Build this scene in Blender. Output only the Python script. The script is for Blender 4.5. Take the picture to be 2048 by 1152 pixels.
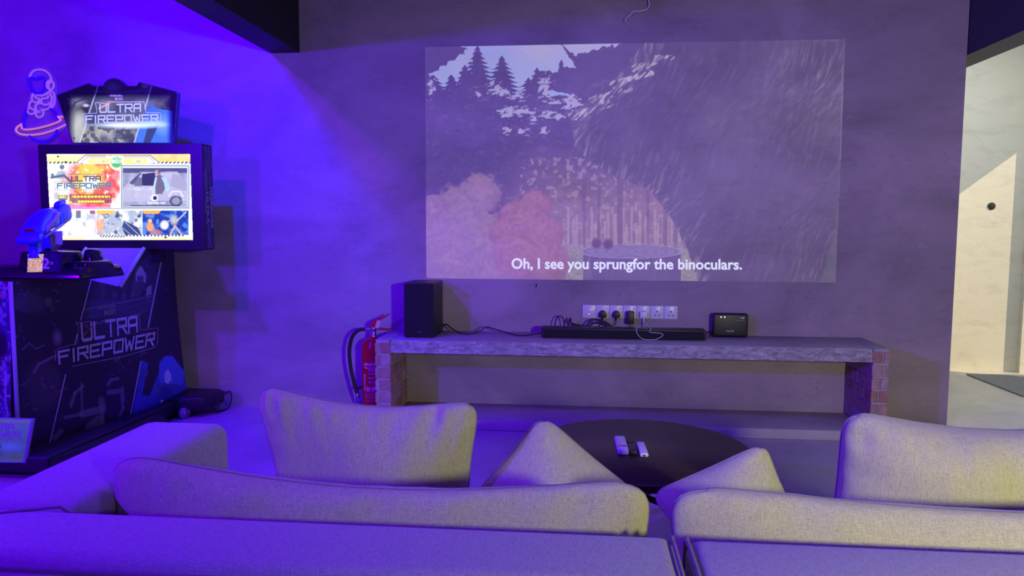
import bpy, bmesh, math, random
import numpy as np
from mathutils import Vector, Matrix
random.seed(7); RNG = np.random.default_rng(7)
for o in list(bpy.data.objects): bpy.data.objects.remove(o)
S = bpy.context.scene
COL = S.collection

# ------------------------------------------------------------------ camera
FPX, PITCH, YAW, ROLL = 1486.6, math.radians(4.935), math.radians(5.345), math.radians(.2054)
CAM = np.array([0., -4.78, 1.241])
_f = np.array([-math.sin(YAW)*math.cos(PITCH), math.cos(YAW)*math.cos(PITCH), -math.sin(PITCH)])
_r = np.array([math.cos(YAW), math.sin(YAW), 0.]); _u = np.cross(_r, _f)
_r, _u = _r*math.cos(ROLL)+_u*math.sin(ROLL), -_r*math.sin(ROLL)+_u*math.cos(ROLL)
cd = bpy.data.cameras.new('camera'); cam = bpy.data.objects.new('camera', cd); COL.objects.link(cam)
cd.sensor_width = 36; cd.lens = FPX*36/2048; cd.clip_start = .05
cam.matrix_world = Matrix(((_r[0], _u[0], -_f[0], CAM[0]), (_r[1], _u[1], -_f[1], CAM[1]), (_r[2], _u[2], -_f[2], CAM[2]), (0, 0, 0, 1)))
S.camera = cam
def ray(px, py):
    px = np.asarray(px, float); py = np.asarray(py, float)
    return _f + _r*((px-1024)/FPX)[..., None] - _u*((py-576)/FPX)[..., None]
def onplane(px, py, p0, n):            # pixel ray meets a plane in the room
    q = ray(px, py); n = np.asarray(n, float)
    k = ((np.asarray(p0, float)-CAM) @ n)/(q @ n)
    return CAM + q*k[..., None] if np.ndim(k) else CAM+q*k
def atY(px, py, y): return onplane(px, py, (0, y, 0), (0, 1, 0))
def atZ(px, py, z): return onplane(px, py, (0, 0, z), (0, 0, 1))
def topx(P):
    d = np.asarray(P, float)-CAM; w = d @ _f
    return 1024+FPX*(d @ _r)/w, 576-FPX*(d @ _u)/w

# ------------------------------------------------------------------ world, lights, exposure
S.view_settings.view_transform = 'Standard'; S.view_settings.look = 'None'
S.view_settings.exposure = 0; S.view_settings.gamma = 1
w = bpy.data.worlds.new('sky'); S.world = w; w.use_nodes = True
w.node_tree.nodes['Background'].inputs[0].default_value = (.55, .68, .85, 1)
w.node_tree.nodes['Background'].inputs[1].default_value = .6
def lamp(name, kind, loc, energy, color, aim=None, **kw):
    l = bpy.data.lights.new(name, kind); l.energy = energy; l.color = color
    for k, v in kw.items(): setattr(l, k, v)
    o = bpy.data.objects.new(name, l); COL.objects.link(o); o.location = loc
    if aim is not None: o.rotation_euler = (Vector(aim)-Vector(loc)).to_track_quat('-Z', 'Y').to_euler()
    return o
sun = lamp('sun', 'SUN', (8, -2, 8), 4.4, (1, .80, .47), angle=.009)
sun.rotation_euler = Vector((-1, .55, -.786)).to_track_quat('-Z', 'Y').to_euler()
lamp('blue_flood_lamp', 'POINT', (-2.12, -1.22, 2.47), 205, (.012, .0, 1), shadow_soft_size=.022)
lamp('violet_flood_lamp', 'POINT', (-2.35, -2.3, 2.62), 165, (.175, .0, 1), shadow_soft_size=.03)
lamp('blue_room_lamp', 'POINT', (-3.4, -5.0, 2.2), 680, (.09, .0, 1), shadow_soft_size=.07)
lamp('hall_lamp', 'SPOT', (1.6, -5.6, 1.44), 260, (1, .96, .46), aim=(1.4, -2.9, .9), spot_size=math.radians(96), spot_blend=1.0, shadow_soft_size=.11)
lamp('overhead_fill', 'AREA', (.3, -2.5, 3.1), 36, (.13, .04, 1), aim=(.3, -2.5, 0), shape='RECTANGLE', size=1.2, size_y=.15)  # added unseen blue fill from above, brightens bench, floor and sofa tops
lamp('corridor_fill', 'AREA', (2.68, .60, 3.1), 38, (.90, .97, .97), aim=(2.85, .45, 0), shape='DISK', size=.3)  # added unseen light standing in for daylight in the corridor

# ------------------------------------------------------------------ helpers
def lin(c):
    c = np.asarray(c, float)/255
    return np.where(c <= .04045, c/12.92, ((c+.055)/1.055)**2.4)
class NT:
    def __init__(s, name):
        s.m = bpy.data.materials.new(name); s.m.use_nodes = True; s.t = s.m.node_tree; s.b = s.t.nodes['Principled BSDF']
    def n(s, k, **kw):
        x = s.t.nodes.new(k)
        for a, v in kw.items(): setattr(x, a, v)
        return x
    def l(s, a, b): s.t.links.new(a, b)
    def noise(s, scale, detail=4, rough=.55, vec=(1, 1, 1), dist=0):
        g = s.n('ShaderNodeNewGeometry'); mp = s.n('ShaderNodeMapping'); s.l(g.outputs['Position'], mp.inputs[0]); mp.inputs['Scale'].default_value = vec
        t = s.n('ShaderNodeTexNoise'); s.l(mp.outputs[0], t.inputs['Vector'])
        t.inputs['Scale'].default_value = scale; t.inputs['Detail'].default_value = detail; t.inputs['Roughness'].default_value = rough; t.inputs['Distortion'].default_value = dist
        return t.outputs['Fac']
    def ramp(s, fac, stops):
        r = s.n('ShaderNodeValToRGB'); s.l(fac, r.inputs[0]); e = r.color_ramp.elements
        while len(e) < len(stops): e.new(.5)
        for x, (p, c) in zip(e, stops): x.position = p; x.color = (*c, 1) if len(c) == 3 else c
        return r.outputs[0]
    def mix(s, a, b, fac, mode='MIX'):
        x = s.n('ShaderNodeMix', data_type='RGBA', blend_type=mode)
        for sock, v in ((x.inputs[6], a), (x.inputs[7], b)):
            if hasattr(v, 'is_linked'): s.l(v, sock)
            else: sock.default_value = (*v, 1)
        if hasattr(fac, 'is_linked'): s.l(fac, x.inputs[0])
        else: x.inputs[0].default_value = fac
        return x.outputs[2]
    def bump(s, h, strength=.2, dist=.01):
        b = s.n('ShaderNodeBump'); s.l(h, b.inputs['Height']); b.inputs['Strength'].default_value = strength; b.inputs['Distance'].default_value = dist
        s.l(b.outputs[0], s.b.inputs['Normal'])
    def set(s, **kw):
        for k, v in kw.items():
            i = s.b.inputs[k.replace('_', ' ')]
            if hasattr(v, 'is_linked'): s.l(v, i)
            else: i.default_value = (*v, 1) if isinstance(v, tuple) and len(v) == 3 else v
        return s
def plain(name, c, rough=.5, metal=0, spec=.5, var=.12, emit=None, es=0):
    t = NT(name); c = tuple(float(x) for x in c)
    n = t.noise(60, 3)
    t.set(Base_Color=t.mix(tuple(x*(1-var) for x in c), tuple(min(1, x*(1+var)) for x in c), n), Roughness=rough, Metallic=metal)
    t.b.inputs['Specular IOR Level'].default_value = spec
    if emit: t.set(Emission_Color=tuple(emit), Emission_Strength=es)
    return t.m
def concrete(name, base, warm=1.0, marks=True, rough=.75, contrast=.30):
    t = NT(name); b = np.array(base)
    big = t.noise(1.1, 5, .6, (1, 1, 1.6), .6); mid = t.noise(5, 6, .65, (1, 1, 2.4), .8); fine = t.noise(90, 3, .6)
    c = t.ramp(big, [(.3, tuple(b*(1-contrast))), (.55, tuple(b)), (.75, tuple(np.minimum(1, b*(1+contrast*.7))))])
    c2 = t.ramp(mid, [(.3, (.78,)*3), (.5, (1,)*3), (.7, (1.0,)*3)])
    c = t.mix(c, c2, .55, 'MULTIPLY')
    if marks:
        sp = t.noise(38, 5, .75, (1, 1, 1.7), 1.2); area = t.noise(2.3, 2)
        m = t.ramp(sp, [(.60, (0, 0, 0)), (.66, (1, 1, 1))]); a = t.ramp(area, [(.50, (0, 0, 0)), (.60, (1, 1, 1))])
        mm = t.mix(m, a, 1.0, 'MULTIPLY'); c = t.mix(c, tuple(b*.4), mm)
        lt = t.ramp(t.noise(9, 6, .7, (1, 1, 3.2), 1.0), [(.62, (0, 0, 0)), (.75, (1, 1, 1))]); c = t.mix(c, tuple(np.minimum(1, b*1.35)), t.mix((0, 0, 0), lt, .6))
    t.set(Base_Color=c, Roughness=rough); t.b.inputs['Specular IOR Level'].default_value = .3
    t.bump(t.mix(mid, fine, .3), .25, .006)
    return t
def fabric(name, base):
    t = NT(name); b = np.array(base)
    n1 = t.noise(1, 3, .55, (600, 65, 65)); n2 = t.noise(1, 3, .55, (65, 600, 600)); n3 = t.noise(420, 2)
    x = t.mix(n1, n2, .5); x = t.mix(x, n3, .3)
    c = t.ramp(x, [(.33, tuple(b*.6)), (.5, tuple(b)), (.67, tuple(np.minimum(1, b*1.3)))])
    t.set(Base_Color=c, Roughness=.95); t.b.inputs['Specular IOR Level'].default_value = .1
    t.b.inputs['Sheen Weight'].default_value = .15
    t.bump(x, .35, .0015)
    return t.m
def printed(name, rough=.35, gain=1.0, base=1.0, spec=.5):     # flat print: colour from the sheet's own colour layer, alpha = how far it is backlit
    t = NT(name); a = t.n('ShaderNodeAttribute'); a.attribute_name = 'ink'
    t.set(Base_Color=t.mix((0, 0, 0), a.outputs['Color'], base), Roughness=rough); t.b.inputs['Specular IOR Level'].default_value = spec
    t.l(a.outputs['Color'], t.b.inputs['Emission Color'])
    m = t.n('ShaderNodeMath', operation='MULTIPLY'); t.l(a.outputs['Alpha'], m.inputs[0]); m.inputs[1].default_value = gain
    t.l(m.outputs[0], t.b.inputs['Emission Strength'])
    return t.m

def tag(o, label=None, cat=None, group=None, kind=None):
    if label: o['label'] = label
    if cat: o['category'] = cat
    if group: o['group'] = group
    if kind: o['kind'] = kind
    return o
def root(name, loc, label, cat, group=None):
    o = bpy.data.objects.new(name, None); COL.objects.link(o); o.location = loc; o.empty_display_size = .05
    return tag(o, label, cat, group)
def world_of(p):          # parts are modelled in room coordinates; only a thing's root Empty is moved
    return Matrix.Translation(p.location) if p.type == 'EMPTY' and p.parent is None else Matrix.Identity(4)
def link(name, me, mat, parent=None, smooth=False):
    me.name = name
    o = bpy.data.objects.new(name, me); COL.objects.link(o)
    if mat: me.materials.append(mat)
    if smooth: me.polygons.foreach_set('use_smooth', np.ones(len(me.polygons), bool))
    if parent is not None:
        o.parent = parent; o.matrix_parent_inverse = world_of(parent).inverted()
    return o
def mesh(name, v, f, mat, parent=None, smooth=False):
    me = bpy.data.meshes.new(name); me.from_pydata([tuple(map(float, p)) for p in v], [], f); me.update()
    return link(name, me, mat, parent, smooth)
def frombm(name, bm, mat, parent=None, smooth=False):
    bmesh.ops.recalc_face_normals(bm, faces=bm.faces)
    me = bpy.data.meshes.new(name); bm.to_mesh(me); bm.free()
    return link(name, me, mat, parent, smooth)
def boxbm(lo, hi, bevel=0, seg=2, bm=None):
    bm = bm or bmesh.new(); lo = Vector(lo); hi = Vector(hi)
    r = bmesh.ops.create_cube(bm, size=1, matrix=Matrix.Translation((lo+hi)/2) @ Matrix.Diagonal((*(hi-lo), 1)))
    if bevel:
        es = {e for v in r['verts'] for e in v.link_edges}
        bmesh.ops.bevel(bm, geom=list(es), offset=bevel, segments=seg, affect='EDGES', profile=.5)
    return bm
def box(name, lo, hi, mat, parent=None, bevel=0, seg=2, smooth=None, rot=None):
    bm = boxbm(lo, hi, bevel, seg)
    if rot: bmesh.ops.rotate(bm, verts=bm.verts, cent=rot[0], matrix=Matrix.Rotation(rot[1], 3, rot[2]))
    o = frombm(name, bm, mat, parent, (bevel > 0 and seg > 1) if smooth is None else smooth)
    return o
def prism(name, pts, ext, mat, parent=None, bevel=0, seg=2):      # polygon pushed along ext
    bm = bmesh.new(); e = Vector(ext)
    a = [bm.verts.new(Vector(p)) for p in pts]; b = [bm.verts.new(Vector(p)+e) for p in pts]
    n = len(pts); bm.faces.new(a); bm.faces.new(b[::-1])
    for i in range(n): bm.faces.new((a[i], b[i], b[(i+1) % n], a[(i+1) % n]))
    if bevel: bmesh.ops.bevel(bm, geom=list(bm.edges), offset=bevel, segments=seg, affect='EDGES', profile=.5, clamp_overlap=True)
    return frombm(name, bm, mat, parent, bevel > 0 and seg > 1)
def spline(pts, k=6, closed=False):
    P = [np.array(p, float) for p in pts]; n = len(P); out = []
    rng = range(n if closed else n-1)
    for i in rng:
        p0 = P[(i-1) % n] if closed or i > 0 else P[0]; p1 = P[i]; p2 = P[(i+1) % n]; p3 = P[(i+2) % n] if closed or i+2 < n else P[-1]
        for j in range(k):
            t = j/k; out.append(.5*((2*p1)+(-p0+p2)*t+(2*p0-5*p1+4*p2-p3)*t*t+(-p0+3*p1-3*p2+p3)*t**3))
    if not closed: out.append(P[-1])
    return out
def tube(name, pts, r, mat, parent=None, res=8, closed=False, flat=None):
    P = [np.array(p, float) for p in pts]; n = len(P); v = []; f = []
    T = []
    for i in range(n):
        a = P[(i-1) % n] if closed or i else P[0]; b = P[(i+1) % n] if closed or i < n-1 else P[-1]
        d = b-a; T.append(d/(np.linalg.norm(d)+1e-9))
    ref = np.array([0, 0, 1.]) if abs(T[0][2]) < .9 else np.array([0, 1., 0])
    N = np.cross(T[0], ref); N /= np.linalg.norm(N)
    for i in range(n):
        N = N-T[i]*(N @ T[i]); N /= np.linalg.norm(N); B = np.cross(T[i], N)
        ri = r[i] if hasattr(r, '__len__') else r
        for j in range(res):
            a = 2*math.pi*j/res; v.append(P[i]+ri*(math.cos(a)*N+math.sin(a)*B))
    m = n if closed else n-1
    for i in range(m):
        for j in range(res):
            k = (i+1) % n; f.append((i*res+j, i*res+(j+1) % res, k*res+(j+1) % res, k*res+j))
    if not closed: f.append(tuple(range(res))[::-1]); f.append(tuple((n-1)*res+j for j in range(res)))
    return mesh(name, v, f, mat, parent, True)
def lathe(name, prof, c, mat, parent=None, seg=32, axis=None):
    v = []; f = []; n = len(prof)
    for i in range(seg):
        a = 2*math.pi*i/seg
        for r, z in prof: v.append(Vector((r*math.cos(a), r*math.sin(a), z)))
    for i in range(seg):
        for j in range(n-1):
            k = (i+1) % seg; f.append((i*n+j, k*n+j, k*n+j+1, i*n+j+1))
    f.append(tuple(i*n for i in range(seg))[::-1]); f.append(tuple(i*n+n-1 for i in range(seg)))
    if axis is not None:
        q = Vector((0, 0, 1)).rotation_difference(Vector(axis)); v = [q @ p for p in v]
    return mesh(name, [p+Vector(c) for p in v], f, mat, parent, True)
def join_meshes(name, objs, mat, parent=None):
    bm = bmesh.new()
    for o in objs: bm.from_mesh(o.data)
    for o in objs:
        m = o.data; bpy.data.objects.remove(o); bpy.data.meshes.remove(m)
    me = bpy.data.meshes.new(name); bm.to_mesh(me); bm.free()
    return link(name, me, mat, parent)
# lettering ---------------------------------------------------------------
def textpts(s, bold=0., shear=0.):
    c = bpy.data.curves.new('t', 'FONT'); c.body = s; c.size = 1; c.offset = bold; c.shear = shear; c.resolution_u = 3
    o = bpy.data.objects.new('t', c); COL.objects.link(o)
    me = bpy.data.meshes.new_from_object(o.evaluated_get(bpy.context.evaluated_depsgraph_get()))
    v = np.array([p.co[:] for p in me.vertices]); f = [tuple(p.vertices) for p in me.polygons]
    bpy.data.objects.remove(o); bpy.data.curves.remove(c); bpy.data.meshes.remove(me)
    v = v[:, :2]; lo = v.min(0); hi = v.max(0)
    return (v-lo)/(hi-lo), f
def bilin(q, u, v):            # q = TL,TR,BR,BL ; v up
    TL, TR, BR, BL = [np.array(p, float) for p in q]; u = u[:, None]; v = v[:, None]
    return BL*(1-u)*(1-v)+BR*u*(1-v)+TR*u*v+TL*(1-u)*v
def text(name, s, quad3, mat, parent, bold=.012, shear=0., words=False):        # lettering laid into a flat quad in the room
    v, f = textpts(s, bold, shear); P = bilin(quad3, v[:, 0], v[:, 1])
    if not words: return mesh(name, P, f, mat, parent)
    gap = .0035; fs = sorted(f, key=lambda q_: min(v[i, 0] for i in q_)); groups = []; right = -9
    for q_ in fs:                               # one part for each word
        if min(v[i, 0] for i in q_) > right+gap: groups.append([])
        groups[-1].append(q_); right = max(right, max(v[i, 0] for i in q_))
    for g in groups:
        used = sorted({i for q_ in g for i in q_}); re = {k: n for n, k in enumerate(used)}
        mesh(name, P[used], [tuple(re[i] for i in q_) for q_ in g], mat, parent)
    return len(groups)
GLY = {'U': [[(0, 1), (0, .12), (.12, 0), (.88, 0), (1, .12), (1, 1)]], 'L': [[(0, 1), (0, 0), (1, 0)]], 'T': [[(0, 1), (1, 1)], [(.5, 1), (.5, 0)]],
       'R': [[(0, 0), (0, 1), (1, 1), (1, .5), (.1, .5)], [(.5, .5), (1, 0)]], 'A': [[(0, 0), (0, .85), (.15, 1), (1, 1), (1, 0)], [(.1, .45), (1, .45)]],
       'F': [[(0, 0), (0, 1), (1, 1)], [(0, .55), (.8, .55)]], 'I': [[(.5, 0), (.5, 1)]], 'E': [[(1, 1), (0, 1), (0, 0), (1, 0)], [(0, .5), (.85, .5)]],
       'P': [[(0, 0), (0, 1), (1, 1), (1, .45), (.1, .45)]], 'O': [[(0, 0), (0, 1), (1, 1), (1, 0), (0, 0)]], 'W': [[(0, 1), (.2, 0), (.5, .7), (.8, 0), (1, 1)]]}
def blocktext(name, s, quad3, mat, parent, th=.16, gap=.32, wI=.25):
    x = 0; rects = []
    for ch in s:
        w_ = wI if ch == 'I' else 1.
        for pl in GLY[ch]:
            for (a, b), (c, d) in zip(pl[:-1], pl[1:]): rects.append((x+a*w_, b, x+c*w_, d))
        x += w_+gap
    W = x-gap; v = []; f = []
    for a, b, c, d in rects:
        # stroke thickness in letter units, letters about 1 x .9
        dx, dy = c-a, d-b; L = math.hypot(dx, dy); tx, ty = dx/L*th*.5, dy/L*th*.5
        k = len(v)
        v += [(a-tx-ty, b-ty+tx), (a-tx+ty, b-ty-tx), (c+tx+ty, d+ty-tx), (c+tx-ty, d+ty+tx)]; f.append((k, k+1, k+2, k+3))
    v = np.array(v); P = bilin(quad3, v[:, 0]/W, v[:, 1]); n = np.cross(np.array(quad3[1])-quad3[0], np.array(quad3[3])-quad3[0]); n = n/np.linalg.norm(n)
    if n @ (CAM-P[0]) < 0: n = -n
    P = P+n*(np.arange(len(P))//4 % 7)[:, None]*.00025          # strokes overlap: keep each on its own layer
    return mesh(name, P, f, mat, parent)
def strips(name, lines, mapper, wpx, mat, parent):           # thin flat printed lines, given in pixels and mapped to a surface
    for ln in lines:
        P = np.array(ln, float); d = np.diff(P, axis=0); d /= np.linalg.norm(d, axis=1)[:, None]
        t = np.vstack([d[:1], d[:-1]+d[1:], d[-1:]]); t /= np.linalg.norm(t, axis=1)[:, None]+1e-9
        n = np.stack([-t[:, 1], t[:, 0]], 1)*wpx/2; v = np.empty((2*len(P), 2)); v[0::2] = P+n; v[1::2] = P-n
        mesh(name, mapper(v[:, 0], v[:, 1]), [(2*i, 2*i+1, 2*i+3, 2*i+2) for i in range(len(P)-1)], mat, parent)
# painted sheets -----------------------------------------------------------
def inpoly(X, Y, pts):
    m = np.zeros(X.shape, bool); n = len(pts)
    for i in range(n):
        x1, y1 = pts[i]; x2, y2 = pts[(i+1) % n]
        c = (y1 > Y) != (y2 > Y); m ^= c & (X < (x2-x1)*(Y-y1)/((y2-y1) if y2 != y1 else 1e-9)+x1)
    return m
def vnoise(X, Y, s, seed=0):            # smooth value noise
    r = np.random.default_rng(seed).random((64, 64)); x = X/s+1000; y = Y/s+1000
    xi = np.floor(x).astype(int); yi = np.floor(y).astype(int); fx = x-xi; fy = y-yi; fx = fx*fx*(3-2*fx); fy = fy*fy*(3-2*fy)
    g = lambda a, b: r[a % 64, b % 64]
    return (g(xi, yi)*(1-fx)+g(xi+1, yi)*fx)*(1-fy)+(g(xi, yi+1)*(1-fx)+g(xi+1, yi+1)*fx)*fy
def fbm(X, Y, s, seed=0, o=4): return sum(vnoise(X, Y, s/2**i, seed+i)*.5**i for i in range(o))/sum(.5**i for i in range(o))
def sheet(name, x0, y0, x1, y1, step, mapper, paint, mat, parent=None, outline=None):
    nx = int((x1-x0)/step)+1; ny = int((y1-y0)/step)+1
    X, Y = np.meshgrid(np.linspace(x0, x1, nx), np.linspace(y0, y1, ny))
    V = mapper(X.ravel(), Y.ravel()); C = paint(X, Y).reshape(-1, 4)
    i = np.arange(nx*ny).reshape(ny, nx); q = np.stack([i[:-1, :-1], i[1:, :-1], i[1:, 1:], i[:-1, 1:]], -1).reshape(-1, 4)
    if outline is not None:
        m = inpoly(X, Y, outline).ravel(); q = q[m[q].sum(1) >= 2]
        used = np.unique(q); re = -np.ones(nx*ny, int); re[used] = np.arange(len(used)); q = re[q]; V = V[used]; C = C[used]
    me = bpy.data.meshes.new(name); me.vertices.add(len(V)); me.vertices.foreach_set('co', V.astype(np.float32).ravel())
    me.loops.add(q.size); me.loops.foreach_set('vertex_index', q.astype(np.int32).ravel())
    me.polygons.add(len(q)); me.polygons.foreach_set('loop_start', (np.arange(len(q))*4).astype(np.int32)); me.update(calc_edges=True)
    a = me.color_attributes.new('ink', 'FLOAT_COLOR', 'POINT'); a.data.foreach_set('color', np.clip(C, 0, 10).astype(np.float32).ravel())
    return link(name, me, mat, parent)
class Paint:
    def __init__(s, X, Y): s.X, s.Y = X, Y; s.c = np.zeros(X.shape+(4,))
    def fill(s, m, c, a=1.):
        c = np.asarray(c, float); m = np.asarray(m, float)*a; s.c[..., :3] = s.c[..., :3]*(1-m[..., None])+c*m[..., None]
    def poly(s, pts, c, a=1.): s.fill(inpoly(s.X, s.Y, pts), c, a)
    def rect(s, x0, y0, x1, y1, c, a=1.): s.fill((s.X >= x0) & (s.X <= x1) & (s.Y >= y0) & (s.Y <= y1), c, a)
    def blob(s, x, y, rx, ry, c, a=1., soft=.35):
        d = np.hypot((s.X-x)/rx, (s.Y-y)/ry); s.fill(np.clip((1-d)/soft, 0, 1), c, a)
    def line(s, pts, wd, c, a=1.):
        for (x1, y1), (x2, y2) in zip(pts[:-1], pts[1:]):
            L2 = (x2-x1)**2+(y2-y1)**2+1e-9; t = np.clip(((s.X-x1)*(x2-x1)+(s.Y-y1)*(y2-y1))/L2, 0, 1)
            d = np.hypot(s.X-x1-t*(x2-x1), s.Y-y1-t*(y2-y1)); s.fill(np.clip(wd/2+.5-d, 0, 1), c, a)

# ------------------------------------------------------------------ materials
WALLC = (.365, .300, .312)
M_wall = concrete('wall_plaster', WALLC).m
M_far = concrete('cream_plaster', (.66, .635, .57), marks=False, contrast=.05).m
M_floor = concrete('floor_cement', (.50, .48, .45), rough=.42, contrast=.3).m
M_slab = concrete('slab_cement', (.42, .395, .38), marks=False, rough=.6, contrast=.25).m
def slabface():
    t = NT('slab_patina'); n = t.noise(20, 8, .72, (1, 1, 2.6), .35)
    t.set(Base_Color=t.ramp(n, [(.34, (.16, .145, .15)), (.5, (.33, .30, .31)), (.66, (.54, .51, .53))]), Roughness=.6); t.bump(n, .3, .004); return t.m
M_patina = slabface()
M_black = plain('black_paint', (.012, .012, .014), .6, var=.2)
M_blackgloss = plain('black_gloss', (.01, .01, .014), .16, var=.1)
M_blackplastic = plain('black_plastic', (.018, .018, .02), .45, var=.2)
M_blackmesh = plain('black_cloth', (.010, .010, .012), .9, var=.3)
M_rubber = plain('black_rubber', (.012, .012, .012), .5)
M_fab = fabric('linen_fabric', (.50, .485, .335))
M_fab2 = fabric('linen_fabric_body', (.44, .42, .39))
M_pipe = plain('piping_cloth', (.26, .245, .22), .9)
M_white = plain('white_plastic', (.74, .74, .74), .35, var=.04)
M_cable = plain('white_cable', (.7, .7, .7), .45, var=.05)
M_red = plain('red_enamel', (.50, .012, .02), .22, var=.06)
M_chrome = plain('chrome', (.7, .7, .72), .18, 1)
M_brass = plain('cream_tag', (.62, .5, .28), .5)
M_mort = plain('mortar', (.42, .38, .37), .9)
def brickmat():
    t = NT('brick_clay'); oi = t.n('ShaderNodeObjectInfo'); n = t.noise(25, 6, .7)
    a = t.ramp(oi.outputs['Random'], [(0, (.42, .22, .17)), (.4, (.52, .31, .26)), (.7, (.50, .38, .36)), (1, (.40, .19, .14))])
    t.set(Base_Color=t.mix(a, t.ramp(n, [(.35, (.55, .5, .5)), (.65, (1, 1, 1))]), .7, 'MULTIPLY'), Roughness=.9); t.bump(n, .5, .004); return t.m
M_brick = brickmat()
def wood():
    t = NT('dark_wood'); n = t.noise(3.5, 6, .6, (2, 26, 2), .4)
    t.set(Base_Color=t.ramp(n, [(.35, (.028, .017, .012)), (.65, (.055, .033, .022))]), Roughness=.38); t.b.inputs['Specular IOR Level'].default_value = .35; t.bump(n, .08, .002); return t.m
M_wood = wood()
M_mat = plain('door_mat_pile', (.20, .21, .22), .95, var=.5)
M_ink = printed('printed_panel')
M_mqink = printed('backlit_print', gain=1.15, base=.12, rough=.25)
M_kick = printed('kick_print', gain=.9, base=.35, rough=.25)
M_screen = printed('lit_screen', gain=1.0, base=0.02, rough=.25)
M_trimgreen = plain('clear_edge_trim', (.36, .46, .44), .25, var=.05)
M_letter = plain('silver_lettering', (.46, .44, .50), .35, var=.25)
M_lit = plain('lit_lettering', (.3, .3, .3), .4, emit=(.62, .74, .92), es=.75)
M_litdark = plain('screen_lettering', (.02, .02, .03), .4, emit=(.09, .10, .14), es=1)
M_litwhite = plain('screen_white_lettering', (.1, .1, .1), .4, emit=(.92, .96, 1.), es=1.2)
M_gold = plain('gold_lettering', (.62, .50, .28), .4, emit=(.6, .5, .28), es=.6)

# ------------------------------------------------------------------ the setting
def struct(o, label=None): o['kind'] = 'structure'; o['label'] = label or o.name; return o
XW = 2.2787
struct(box('floor', (-4.7, -8.8, -.1), (3.9, 2.0, 0), M_floor), 'grey polished cement floor')
struct(box('ceiling', (-4.7, -8.8, 3.2), (3.9, 2.0, 3.3), M_black), 'black painted ceiling')
struct(box('wall_front', (-4.6, 0, 0), (XW, .13, 3.2), M_wall), 'bare cement plaster wall behind the projected picture')
struct(box('wall_left', (-4.7, -8.7, 0), (-4.6, 1.94, 3.2), M_wall), 'cement wall on the left')
struct(box('wall_back', (-4.6, -8.8, 0), (3.9, -8.7, 3.2), M_wall), 'cement wall behind the sofa')
struct(box('wall_corridor', (-4.6, 1.84, 0), (3.9, 1.94, 3.2), M_far), 'cream plaster wall at the end of the corridor')
JY, JN, LZ = 1.785, 1.47, 2.0
bm = boxbm((3.69, JY, 0), (3.79, 1.84, 3.2)); boxbm((3.69, -8.7, 0), (3.79, JN, 3.2), bm=bm); boxbm((3.69, JN, LZ), (3.79, JY, 3.2), bm=bm)
struct(frombm('wall_right', bm, M_far), 'pale wall with narrow doorway on the right')
struct(box('trim_1', (-2.031, -8.7, 2.341), (-1.835, 0, 3.2), M_black), 'black ceiling beam above the neon sign side')
struct(box('trim_2', (XW+.004, -8.7, 2.256), (2.459, 1.84, 3.2), plain('charcoal_paint', (.055, .052, .056), .6)), 'dark ceiling beam beside the corridor opening')
# door mat and wall hole in the corridor
mt = root('door_mat', (3.44, 1.2, 0), 'grey doormat on the corridor floor', 'mat')
box('pile', (3.2, .86, .001), (3.68, 1.655, .012), M_mat, mt, .003, 1)
h = lathe('wall_grommet', [(.03, 0), (.03, .006), (.024, .008), (.001, .008)], atY(1983, 412, 1.8395), M_black, seg=20, axis=(0, -1, 0)); tag(h, 'small round black hole cover on the cream corridor wall', 'hole cover')
h = box('wall_anchor', atY(1071.5, 568, -.001), atY(1074, 574, -.001)+np.array([0, .0, 0])+np.array([0, -.003, 0]), M_black); tag(h, 'tiny black wall plug below the projected picture', 'wall plug')
wr = tube('loose_wire', spline([atY(a, b, -.025) for a, b in ((1297.5, -14), (1297, 0), (1298.5, 11), (1296, 15), (1293, 19), (1287, 20.5), (1277, 22.5), (1268, 22.5), (1259, 30), (1251, 37.5), (1250, 40.5), (1251.5, 43))], 4), .0035, M_cable); tag(wr, 'loose white wire hanging on the wall above the projected picture', 'wire')

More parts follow.
